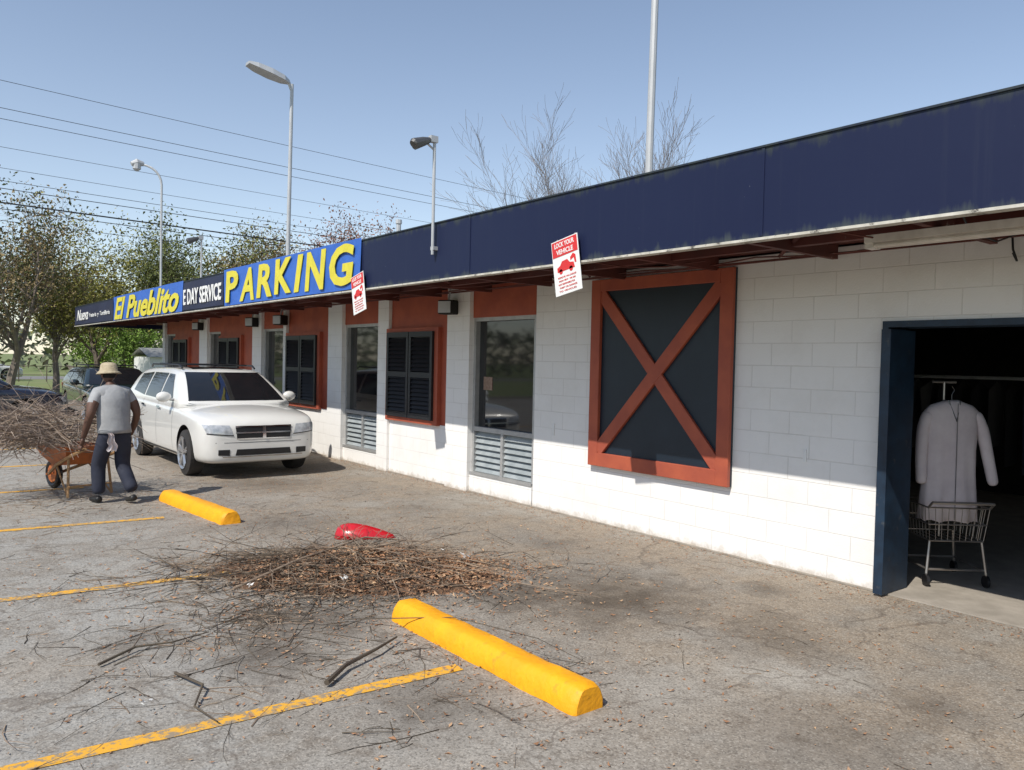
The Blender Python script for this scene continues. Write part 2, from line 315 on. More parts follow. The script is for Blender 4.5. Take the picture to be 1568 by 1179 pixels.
def bay(y0,y1,s0,s1):
    wallseg(y0,y1,0,.86); wallseg(y0,y1,.86,ZC,dx=-.01,m='redbrown',nm='bay_panel')
    f=MB(); z0,z1=.92,2.24; d0=X-.06
    f.box(d0,X+.02,s0-.1,s0,z0-.07,z1+.06); f.box(d0,X+.02,s1,s1+.08,z0-.07,z1+.06)
    f.box(d0,X+.02,s0,s1,z0-.07,z0); f.box(d0,X+.02,s0,s1,z1,z1+.06)
    f.obj('shutter_frame',[M['redbrown']],bld)
    s=MB(); mid=(s0+s1)/2
    for a,b in ((s0,mid-.01),(mid+.01,s1)):
        w_=.06
        s.box(X-.10,X-.055,a,a+w_,z0,z1); s.box(X-.10,X-.055,b-w_,b,z0,z1)
        for zz in (z0,z1-.08,(z0+z1)/2-.035): s.box(X-.10,X-.055,a+w_,b-w_,zz,zz+.08)
        n=18
        for i in range(n):
            z=z0+.09+i*((z1-z0-.18)/n)
            s.quad((X-.098,a+w_,z),(X-.098,b-w_,z),(X-.062,b-w_,z+.06),(X-.062,a+w_,z+.06))
    s.box(X-.05,X-.03,s0,s1,z0,z1)
    s.obj('shutter',[M['black']],bld)
window(7.62,8.98); pilaster(8.98,9.54); bay(9.54,11.25,9.86,11.22); pilaster(11.25,11.60); window(11.60,12.93); pilaster(12.93,13.5)
bay(13.5,15.47,13.95,15.38); pilaster(15.47,15.63); window(15.63,16.85); pilaster(16.85,17.4); bay(17.4,19.75,18.2,19.6)
window(19.75,20.62); pilaster(20.62,21.28); bay(21.28,23.75,22.3,23.6); window(23.75,24.6); pilaster(24.6,24.85)
box('end_wall',X+T,16,24.6,24.85,0,3.0,M['wall'],bld); box('back_wall',15.8,16,-8,24.6,0,3.0,M['wall'],bld); box('side_wall',X+T,15.8,-8,-7.8,0,3.0,M['wall'],bld)
nt_=MB(); nt_.box(X+.094,X+.099,8.62,8.82,1.42,1.60); nt_.obj('window_notice',[pm('notice_paper',(.3,.2,.15),(.2,.12,.08),scale=30)],bld)
FX=4.75
box('fascia',FX,FX+.06,-8,29.9,2.71,3.33,M['fascia'],bld)
box('fascia_end',FX+.06,16,29.84,29.9,2.71,3.33,M['fascia'],bld)
box('fascia_side',FX+.06,16,-8,-7.94,2.71,3.33,M['fascia'],bld)
sm=MB()
for y in (-1.5,3.3,6.85): sm.box(FX-.006,FX,y-.012,y+.012,2.72,3.325)
sm.box(FX-.012,FX+.07,-8,29.9,3.331,3.345)
sm.obj('fascia_seams',[M['fascia']],bld)
box('fascia_drip_edge',FX-.02,FX+.07,-8,29.92,2.69,2.708,M['cream'],bld)
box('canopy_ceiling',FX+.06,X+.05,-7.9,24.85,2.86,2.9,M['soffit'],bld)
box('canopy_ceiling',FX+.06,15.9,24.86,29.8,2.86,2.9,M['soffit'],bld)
box('roof_deck',FX+.07,16,-7.9,29.8,3.05,3.12,M['roof'],bld)
j=MB(); y=-7.4
while y<29:
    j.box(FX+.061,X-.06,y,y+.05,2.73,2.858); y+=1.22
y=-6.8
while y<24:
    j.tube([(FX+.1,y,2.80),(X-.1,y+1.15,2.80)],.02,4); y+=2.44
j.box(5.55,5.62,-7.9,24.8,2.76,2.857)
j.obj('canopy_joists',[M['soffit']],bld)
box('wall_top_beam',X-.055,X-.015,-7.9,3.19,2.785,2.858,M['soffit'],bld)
for yy in (29.5,27.2): box('canopy_post',10.2,10.35,yy,yy+.15,0,2.86,M['redbrown'],bld)
# long fluorescent fixture hung below the joists
FXm=pm('fixture_enamel',(.72,.68,.62),(.55,.5,.44),scale=5,rough=.5,dirt=(.2,.12,.08),dscale=6,dlo=.6,dhi=.7)
fx=MB(); fx.box(5.24,5.36,-1.0,2.82,2.672,2.724); fx.box(5.25,5.35,-1.0,-.96,2.64,2.672); fx.box(5.25,5.35,2.76,2.82,2.635,2.672); fx.tube([(5.27,-.96,2.652),(5.27,2.76,2.652)],.014,8); fx.tube([(5.33,-.96,2.652),(5.33,2.76,2.652)],.014,8); fx.obj('canopy_tube_fixture',[FXm],bld)
cw=MB(); pts=[]
for i in range(60):
    y=-2+i*.45; pts.append((6.12,y,2.80-.04*abs(math.sin(i*.9))))
cw.tube(pts,.007,4); cw.tube([(6.2,-2,2.77),(6.2,24,2.77)],.012,5)
for y0_,dz in ((2.5,.10),(4.9,.08),(7.9,.07)): cw.tube([(5.0,y0_+.5,2.76),(5.3,y0_+.2,2.72-dz*.3),(5.6,y0_,2.74-dz*.3),(5.9,y0_-.2,2.78)],.006,4)
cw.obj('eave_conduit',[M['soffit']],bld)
# X panel
xp=MB()
xp.box(X-.03,X-.002,4.62,6.54,.66,2.75,1)
fr=.145; f0=X-.075
xp.box(f0,X-.03,4.62,4.62+fr,.66,2.75,0); xp.box(f0,X-.03,6.54-fr,6.54,.66,2.75,0)
xp.box(f0,X-.03,4.62+fr,6.54-fr,2.62,2.75,0); xp.box(f0,X-.03,4.62+fr,6.54-fr,.66,.81,0)
a0,a1,b0,b1=4.62+fr,6.54-fr,.81,2.62
def plank(p,q,wd,x0,x1):
    p=Vector((0,)+p); q=Vector((0,)+q); d=(q-p).normalized(); n=Vector((0,-d.z,d.y))*wd/2
    i=len(xp.v)
    for x in (x0,x1):
        for c in (p-n,q-n,q+n,p+n): xp.v.append(Vector((x,c.y,c.z)))
    for f in [(0,1,2,3),(7,6,5,4),(0,4,5,1),(1,5,6,2),(2,6,7,3),(3,7,4,0)]: xp.f.append(tuple(i+k for k in f)); xp.m.append(0)
plank((a0-.01,b0+.02),(a1+.01,b1-.02),.14,X-.064,X-.031); plank((a0-.01,b1-.02),(a1+.01,b0+.02),.14,X-.068,X-.028)
bevel(xp.obj('barn_style_panel',[M['redbrown'],M['xnavy']],bld),.004,1)
# doorway
dr=MB()
dr.box(X-.02,X+T+.02,3.15,3.2,0,2.2); dr.box(X-.02,X+T+.02,.7,.75,0,2.2); dr.box(X-.02,X+T+.02,.75,3.15,2.15,2.2)
dr.obj('door_frame',[M['bluetrim']],bld)
lf=MB(); lf.box(X-.13,X+.28,3.075,3.105,.02,2.13); lf.box(X-.13,X-.10,3.105,3.15,.02,2.13); lf.obj('folded_shutter_door',[M['bluetrim']],bld)
hd=MB()
for z in (.25,1.1,1.9): hd.tube([(X-.02,3.125,z),(X-.02,3.125,z+.1)],.012,6)
hd.obj('door_hinges',[M['alu']],bld)
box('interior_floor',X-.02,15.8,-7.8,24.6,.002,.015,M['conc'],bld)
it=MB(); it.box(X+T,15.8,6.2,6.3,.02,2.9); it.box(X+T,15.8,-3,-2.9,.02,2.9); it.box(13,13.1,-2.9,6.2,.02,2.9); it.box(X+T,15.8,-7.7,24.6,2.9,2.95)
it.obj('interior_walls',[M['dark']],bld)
ls=bpy.data.materials.new('lit_tube'); ls.use_nodes=True; e=ls.node_tree.nodes['Principled BSDF']; e.inputs['Emission Color'].default_value=(1,1,.95,1); e.inputs['Emission Strength'].default_value=1.6
box('ceiling_tube_light',10.5,11.7,4.75,4.83,2.62,2.66,ls,bld)
gr=empty('garment_rack',(0,0,0)); g=MB(); g.tube([(9.0,-1,1.75),(9.0,4.6,1.75)],.02,6,0)
for yy in (-1,1.8,4.6): g.tube([(9.0,yy,0.015),(9.0,yy,1.75)],.02,6,0)
for i in range(34):
    yy=-0.8+i*.16; w_=.24; h_=U(.6,.95); t_=.02+U(0,.03)
    g.poly([(9-w_,yy+U(-.03,.03),1.62),(9,yy,1.72),(9+w_,yy,1.62),(9+w_*1.05,yy+t_,1.7-h_),(9-w_*1.05,yy-t_,1.7-h_)],random.choice([1,1,2,3]))
g.obj('hanging_garments',[M['alu'],M['dark'],pm('cloth_blue',(.03,.035,.06)),pm('cloth_grey',(.08,.075,.07))],gr)
mw=empty('washing_machine')
m_=MB(); m_.box(11.6,12.4,1.6,2.4,.016,1.2); m_.obj('machine_body',[pm('steel_dark',(.15,.15,.15),rough=.4)],mw)
m_=MB(); m_.tube([(11.58,2.0,.65),(11.6,2.0,.65)],.26,20); m_.obj('machine_door',[M['alu']],mw)
for yy in (9.35,15.5,17.1,21.0):
    e_=empty('wall_speaker',(X-.16,yy,2.56),.4)
    b=MB(); b.box(-.1,.09,-.12,.12,-.1,.1); bevel(b.obj('speaker_box',[M['dark']],e_),.02)
    b=MB(); b.tube([(.0,0,.1),(.05,0,.27)],.015,6); b.box(-.112,-.1,-.1,.1,-.08,.08); b.obj('speaker_bracket',[M['galv']],e_)
cd=MB()  # thin white plates standing in for gaps of sunlight on the shaded wall
for (yy,z0,z1) in ((7.22,.93,1.08),(3.86,.99,1.10)): cd.box(X-.012,X,yy-.015,yy+.015,z0,z1)
cd.obj('sunlight_gap_marks',[M['white']],bld)
cb=MB(); cb.tube([(5.2,2.2,2.84),(5.5,2.25,2.72),(5.8,2.2,2.68),(6.2,2.15,2.8)],.006,5); cb.tube([(X-.05,2.27,2.78),(X-.06,2.26,2.68),(X-.04,2.24,2.60),(X-.03,2.27,2.66)],.008,5); cb.obj('hanging_cable',[M['black']],bld)

# ---------------------------------------------------------------- banners
def banner(name,y0,y1,z0,z1,m,txts):
    e=empty(name); b=MB(); n=24
    xs=lambda y,z: FX-.022-.010*math.sin(y*3.1+z*4)
    ys=[y0+(y1-y0)*i/n for i in range(n+1)]
    for i in range(n):
        for k in range(3):
            za,zb=z0+(z1-z0)*k/3,z0+(z1-z0)*(k+1)/3
            b.quad((xs(ys[i+1],za),ys[i+1],za),(xs(ys[i],za),ys[i],za),(xs(ys[i],zb),ys[i],zb),(xs(ys[i+1],zb),ys[i+1],zb))
    b.obj('banner_cloth',[m],e,True)
    for body,rect,mm,off,sh in txts: text('lettering',body,rect,FX-.040,mm,e,off=off,shear=sh)
    return e
b=banner('parking_banner',9.28,14.62,2.72,3.37,M['bblue'],[])
ws=[.86,.94,.9,.9,.42,.95,.95]; tot=sum(ws)+.09*6; sc_=(14.5-9.42)/tot
y=14.5
for ch,wd in zip('PARKING',ws):
    hh=U(-.02,.02); text('letter_'+ch,ch,(y,y-wd*sc_*U(.92,.98),2.77+hh,3.31+hh+U(0,.02)),FX-.040,M['byel'],b,off=.03 if ch!='I' else .02,shear=U(.05,.22)); y-=(wd+.09)*sc_
banner('service_banner',14.66,17.22,2.74,3.30,M['bnavy'],[('E DAY SERVICE',(17.15,14.75,2.84,3.16),M['white'],.02,0)])
banner('restaurant_banner',17.26,23.9,2.72,3.36,M['bblue'],[('El Pueblito',(23.7,17.5,2.73,3.31),M['byel'],.03,.35)])
banner('dark_banner',24.0,29.8,2.74,3.28,M['bnavy'],[('Nueva',(29.3,27.4,2.86,3.2),M['white'],.01,.4),('Fruteria  y  Tortilleria',(27.2,24.3,2.88,3.04),M['white'],.0,0)])

# ---------------------------------------------------------------- hanging signs
def lock_sign(y,z,tilt):
    e=empty('vehicle_security_sign',(FX-.05,y,z)); e.rotation_euler=(tilt,0,0)
    b=MB(); b.box(0,.006,-.175,.175,-.25,.25); bevel(b.obj('sign_plate',[M['white']],e),.002)
    b=MB(); b.box(-.003,-.0005,-.165,.165,.10,.24); b.obj('red_header',[M['signred']],e)
    text('header_text','LOCK YOUR',(.13,-.13,.18,.225),-.004,M['white'],e,off=.02,ext=.001)
    text('header_text','VEHICLE',(.11,-.11,.115,.16),-.004,M['white'],e,off=.02,ext=.001)
    b=MB(); x=-.002
    b.poly([(x,.12,-.04),(x,.12,.0),(x,.08,.015),(x,.05,.05),(x,-.02,.055),(x,-.05,.02),(x,-.1,.01),(x,-.11,-.04)])
    for cy in (.075,-.06): b.poly([(x,cy+.024*math.cos(t*.628),-.04+.024*math.sin(t*.628)) for t in range(10)])
    b.poly([(x,-.06,.03),(x,-.06,.06),(x,-.1,.09),(x,-.13,.07),(x,-.135,.0),(x,-.115,.0),(x,-.105,.05)])
    b.obj('car_pictogram',[M['signred']],e)
    for i,l in enumerate(['REMOVE VALUABLES','FROM VIEW - WE ARE','NOT RESPONSIBLE FOR','THEFT OR DAMAGE','TO VEHICLES']):
        z1=-.085-i*.031; text('small_text',l,(.12-.01*(i%2),-.12+.012*(i%3),z1-.014,z1),-.003,M['signred'],e,ext=.001)
    b=MB()
    for yy in (-.12,.12): b.tube([(.003,yy,.24),(.035,yy,.27)],.003,4)
    b.obj('sign_fixings',[M['alu']],e)
lock_sign(5.27,2.675,math.radians(-10)); lock_sign(9.27,2.65,math.radians(-12))

# ---------------------------------------------------------------- street lamps on the roof edge
def shoebox_lamp(x,y,z0,z1,r=.032):
    e=empty('street_lamp',(x,y,0)); b=MB(); b.tube([(0,0,z0),(0,0,z0+.5),(0.02,-.02,z1)],[r,r,r*.85],10); b.box(-.07,.07,-.07,.07,z0,z0+.03); b.obj('pole',[M['galv']],e,False)
    h=MB(); z=z1
    h.tube([(0.02,-.02,z-.1),(-.03,0,z+.03),(-.1,.02,z+.05)],.028,6,0)
    P_=[]
    for (t,wd,zt,zb) in [(0,.04,.05,.0),(.10,.11,.07,-.01),(.30,.14,.075,-.02),(.52,.13,.06,-.02),(.66,.09,.03,-.01)]:
        P_.append([(-.02-t,-wd,z+zb),(-.02-t,-wd*.75,z+zt),(-.02-t,wd*.75,z+zt),(-.02-t,wd,z+zb)])
    i0=len(h.v)
    for s in P_: h.v+=[Vector(p)+Vector((0,0,.16*((-.02-p[0])/.7))) for p in s]
    for k in range(4):
        for q in range(4):
            h.f.append((i0+k*4+q,i0+k*4+(q+1)%4,i0+k*4+4+(q+1)%4,i0+k*4+4+q)); h.m.append(0)
    h.f.append((i0,i0+1,i0+2,i0+3)); h.m.append(0); h.f.append((i0+16,i0+19,i0+18,i0+17)); h.m.append(0)
    h.obj('lamp_head',[M['galv']],e)
shoebox_lamp(4.9,12.1,3.1,6.10); shoebox_lamp(4.9,4.5,3.1,6.3)
LG=pm('lamp_grey',(.12,.12,.12),rough=.4,metal=.5)
def flood_pole(x,y,z0,z1,r=.018):
    e=empty('floodlight_pole',(x,y,0)); b=MB(); b.tube([(0,0,z0),(0,0,z1)],r,8); b.tube([(0,0,z1-.12),(-.1,0,z1-.06),(-.22,0,z1-.06)],.012,6); b.box(-.01,.05,-.03,.03,z0+.05,z0+.09); b.obj('pole',[M['galv']],e)
    h=MB(); h.tube([(-.06,0,z1-.02),(-.14,0,z1-.05),(-.26,0,z1-.1),(-.27,0,z1-.11)],[.03,.05,.065,.05],10); h.obj('lamp_head',[LG],e)
    h=MB(); h.box(-.06,.03,-.03,.03,z1-.04,z1+.03); h.obj('photocell',[M['galv']],e)
flood_pole(4.70,7.5,2.98,4.25); flood_pole(4.9,16.6,3.1,4.2)
def gooseneck(x,y,z0,z1):
    e=empty('street_lamp',(x,y,0)); b=MB(); pts=[(0,0,z0),(0,0,z1-.45)]
    for i in range(7):
        a=i/6*math.pi/2; pts.append((-.4+.4*math.cos(a),0.2*(1-math.cos(a)),z1-.45+.45*math.sin(a)))
    b.tube(pts,.026,8); b.obj('pole',[M['galv']],e)
    h=MB(); h.tube([(-.35,.2,z1+.02),(-.5,.2,z1+.03),(-.62,.2,z1-.02)],[.05,.09,.05],10); h.tube([(-.5,.2,z1),(-.5,.2,z1-.12),(-.5,.2,z1-.17)],[.09,.09,.03],10); h.obj('lamp_head',[M['galv']],e)
gooseneck(4.95,19.9,3.1,6.25)
e=empty('vent_pipe'); b=MB(); b.tube([(4.95,8.7,3.1),(4.95,8.7,3.52)],.03,8); b.tube([(4.95,8.7,3.5),(4.95,8.7,3.55)],.04,8); b.obj('pipe',[M['galv']],e)

# ---------------------------------------------------------------- utility wires
ul=empty('utility_line'); b=MB()
wd=Vector((.995,.10,0)); s0=Vector((2.9,33,0))
for (z,r,dy) in [(11.55,.010,0),(10.6,.011,0),(10.3,.011,.3),(9.25,.008,0),(8.6,.008,.4),(8.1,.010,.1),(7.85,.014,.2),(7.35,.028,.2),(7.1,.014,0),(6.75,.010,.4)]:
    pts=[]
    for i in range(25):
        s=-30+i*(90/24); t=(i/12-1); pts.append(s0+wd*s+Vector((0,dy,z-.35+.45*t*t)))
    b.tube(pts,r,5)
b.obj('wires',[pm('wire_grey',(.03,.03,.033),rough=.5)],ul)
b=MB()
for s in (-30,60):
    p=s0+wd*s; b.tube([p+Vector((0,0,-.02)),p+Vector((0,0,12.5))],[.18,.12],10); b.box(p.x-.1,p.x+.1,p.y-1.1,p.y+1.1,11.3,11.45)
b.obj('utility_poles',[M['bark']],ul)

# ---------------------------------------------------------------- wheel stops
def wheel_stop(x,y0,y1,skew=0):
    e=empty('wheel_stop'); n=44; b=MB(); prof=[(-.115,0),(-.112,.045),(-.095,.09),(-.072,.120),(-.055,.130),(0,.132),(.055,.130),(.072,.120),(.095,.09),(.112,.045),(.115,0)]
    m_=len(prof); idx=[]
    for i in range(n+1):
        t=i/n; s=.80 if i in (0,n) else (.94 if i in (1,n-1) else 1)
        y=y0+(y1-y0)*t
        if i==1: y=y0+.012
        if i==2: y=y0+.04
        if i==n-1: y=y1-.012
        if i==n-2: y=y1-.04
        row=[]
        for (px_,pz) in prof:
            q=mnoise.noise(Vector((px_*12,y*6,pz*12)))*.007+mnoise.noise(Vector((px_*40,y*30,pz*40)))*.003
            row.append(len(b.v)); b.v.append(Vector((x+px_*s+skew*t+q,y,max(0.0,pz*(1 if s==1 else .93)+q*.8))))
        idx.append(row)
    for i in range(n):
        for k in range(m_-1): b.f.append((idx[i][k],idx[i+1][k],idx[i+1][k+1],idx[i][k+1])); b.m.append(0)
    b.f.append(tuple(idx[0])); b.m.append(0); b.f.append(tuple(idx[n][::-1])); b.m.append(0)
    o=b.obj('concrete_block',[M['yellow']],e,True)
    try: o.data.set_sharp_from_angle(angle=math.radians(32))
    except Exception: pass
wheel_stop(2.84,2.92,4.78,-.02); wheel_stop(2.86,8.5,10.35,-.18)

# ---------------------------------------------------------------- debris
b=MB()
def twig(p,l,r,dz=0.3,mi=0,branch=True,ang=None):
    p=Vector(p); a=U(0,6.283) if ang is None else ang; d=Vector((math.cos(a),math.sin(a),U(-.1,dz))).normalized(); pts=[p]; n=4
    for i in range(n):
        d=(d+Vector((U(-.3,.3),U(-.3,.3),U(-.15,.1)))).normalized(); q=pts[-1]+d*l/n; q.z=max(q.z,r); pts.append(q)
    b.tube(pts,[r*(1-.75*i/n) for i in range(n+1)],3,mi,False)
    if branch:
        for k in range(random.randint(1,3)):
            s=pts[random.randint(1,n-1)]; dd=(d+Vector((U(-1,1),U(-1,1),U(-.2,.3)))).normalized(); ll=l*U(.15,.4); q=s+dd*ll; q.z=max(q.z,.003); b.tube([s,(s+q)/2+Vector((U(-.02,.02),U(-.02,.02),0)),q],[r*.6,r*.45,r*.2],3,mi,False)
PX,PY=3.12,6.0
def pilez(x,y):
    a=(x-PX)*.79-(y-PY)*.61; c=(x-PX)*.61+(y-PY)*.79
    d=math.hypot(a/1.25,c/.72)+.12*mnoise.noise(Vector((x*2.5,y*2.5,1)))
    return max(0,.20*(1-d)**.9) if d<1 else 0
def pilept(sa,sc):
    a=random.gauss(0,sa); c=random.gauss(0,sc); return PX+a*.79+c*.61, PY-a*.61+c*.79
mc=MB(); N=48
for i in range(N+1):
    for k in range(N+1):
        a=-1.35+2.7*i/N; c=-.8+1.6*k/N; x=PX+a*.79+c*.61; y=PY-a*.61+c*.79
        z=pilez(x,y)*.8; z+= (mnoise.noise(Vector((x*9,y*9,0)))*.05+mnoise.noise(Vector((x*25,y*25,3)))*.03) if z>.01 else 0
        mc.v.append(Vector((x,y,z-.006)))
for i in range(N):
    for k in range(N): q=i*(N+1)+k; mc.f.append((q,q+N+1,q+N+2,q+1)); mc.m.append(0)
pile=empty('leaf_and_twig_pile'); mc.obj('litter_core',[pm('litter_core',(.2,.11,.06),(.09,.055,.035),scale=30,rough=.95,bump=1,bscale=60)],pile,True)
for i in range(480):
    x,y=pilept(.62,.36); twig((x,y,U(.01,.05)+pilez(x,y)*U(.6,1.0)),U(.2,.75),U(.002,.0055),.22,mi=random.choice([0,0,1]))
for i in range(300):
    x,y=pilept(.55,.32); x-=.5; y+=.15; twig((x,y,U(.01,.04)+pilez(x,y)*.9),U(.3,.9),U(.002,.005),.2,mi=random.choice([0,1]))
for i in range(380):
    a=U(0,6.283); rr=abs(random.gauss(0,1.0)); x=2.0+rr*math.cos(a)*1.0; y=5.3+rr*math.sin(a)*1.2
    if x>2.7 and 2.8<y<4.9 and x<3: continue
    twig((x,y,.004),U(.1,.6),U(.0015,.004),.05,mi=random.choice([0,1,1]))
for i in range(420):
    x=U(-2,5.8); y=U(1.2,14); twig((x,y,.004),U(.05,.3),U(.001,.003),.03,mi=random.choice([0,1]),branch=R()<.4)
for i in range(200): twig((random.gauss(1.3,.7),random.gauss(11.0,1.0),.004),U(.1,.4),U(.001,.004),.05)
def branch_(pts,r,mi=1): b.tube(pts,[r*(1-.6*i/(len(pts)-1)) for i in range(len(pts))],7,mi)
branch_([(1.86,3.97,.03),(2.05,4.12,.04),(2.3,4.22,.05),(2.52,4.36,.04)],.016)
branch_([(.92,4.97,.02),(1.15,5.12,.03),(1.35,5.08,.03),(1.6,5.17,.02)],.009)
branch_([(1.24,4.6,.02),(1.3,4.3,.04),(1.2,4.1,.02),(1.24,3.86,.02)],.009)
branch_([(2.45,4.9,.02),(2.72,4.45,.1),(2.86,4.2,.145),(3.05,3.6,.145),(3.2,3.3,.05)],.004)
branch_([(2.0,5.9,.06),(2.6,6.1,.16),(3.3,6.3,.22),(3.9,6.2,.12)],.011,0); branch_([(2.4,6.6,.05),(2.9,6.3,.18),(3.5,5.7,.2),(4.1,5.3,.06)],.009,0)
branch_([(1.7,6.5,.02),(2.3,6.2,.08),(2.9,6.5,.15)],.008)
b.obj('twigs',[M['twig'],M['twigd']],pile)
b=MB()
for i in range(8500):
    x,y=pilept(.5,.32); x+=.15; y-=.1
    b.leaf((x,y,.008+pilez(x,y)*U(.7,1.0)+U(0,.02)),U(.02,.055),.7,random.choice([0,0,1]))
for i in range(3200):
    x=random.gauss(2.9,1.2); y=random.gauss(5.5,1.5)
    if 2.7<x<3 and 2.8<y<4.9: continue
    b.leaf((x,y,.008),U(.012,.042),1.2,random.choice([0,1]))
b.obj('pile_leaves',[M['leafb'],M['leafb2']],pile)
b=MB()
for i in range(9500):
    x=U(-2.5,6.25); y=1.0+14*R()**1.15
    if 2.7<x<3 and 2.8<y<4.9: continue
    if mnoise.noise(Vector((x*1.1,y*1.1,5)))+U(-.35,.35)<-.08: continue
    b.leaf((x,y,.007),U(.009,.034),1.5,random.choice([0,0,1]))
for i in range(1800):
    y=U(1,14); b.leaf((6.27-abs(random.gauss(0,.18)),y,.008),U(.01,.03),1.5,0)
for i in range(600): b.leaf((2.85+random.gauss(0,.24),U(2.7,5.0) if R()<.5 else U(8.3,10.6),.01),U(.015,.035),1.2,0)
for i in range(900): b.leaf((random.gauss(4.2,1.0),random.gauss(11.2,.8),.008),U(.01,.03),1.5,0)
b.obj('fallen_leaves',[M['leafb'],M['leafb2']])
e=empty('broken_red_car_light',(3.50,6.72,.10),math.radians(-40)); b=MB(); nx,ny=18,10
for i in range(nx+1):
    for k in range(ny+1):
        u=i/nx; r=math.sin(math.pi*min(1,u**.62*.985+.015))**.55; a=math.pi*(.02+.96*k/ny)
        b.v.append(Vector((-.27+.58*u, math.cos(a)*.13*r, math.sin(a)*.15*r*(1-.35*u)+.02*u)))
for i in range(nx):
    for k in range(ny): q=i*(ny+1)+k; b.f.append((q,q+ny+1,q+ny+2,q+1)); b.m.append(1 if k in(2,) and 3<i<13 else 0)
o=b.obj('lens_cover',[pm('red_plastic',(.55,.012,.02),(.45,.01,.015),rough=.25,coat=.4),pm('pink_lens',(.6,.1,.09),rough=.2)],e,True); s=o.modifiers.new('s','SOLIDIFY'); s.thickness=.006
e=empty('paper_scraps'); b=MB()
for (x,y,s) in [(2.15,6.0,.05),(3.9,5.6,.05),(4.0,6.1,.04),(1.0,4.2,.025),(2.45,6.7,.03),(2.75,5.6,.05)]:
    for k in range(3): b.leaf((x+U(-.02,.02),y+U(-.02,.02),.04+pilez(x,y)+U(0,.03)),s*1.3,.5)
b.obj('scraps',[M['white']],e)

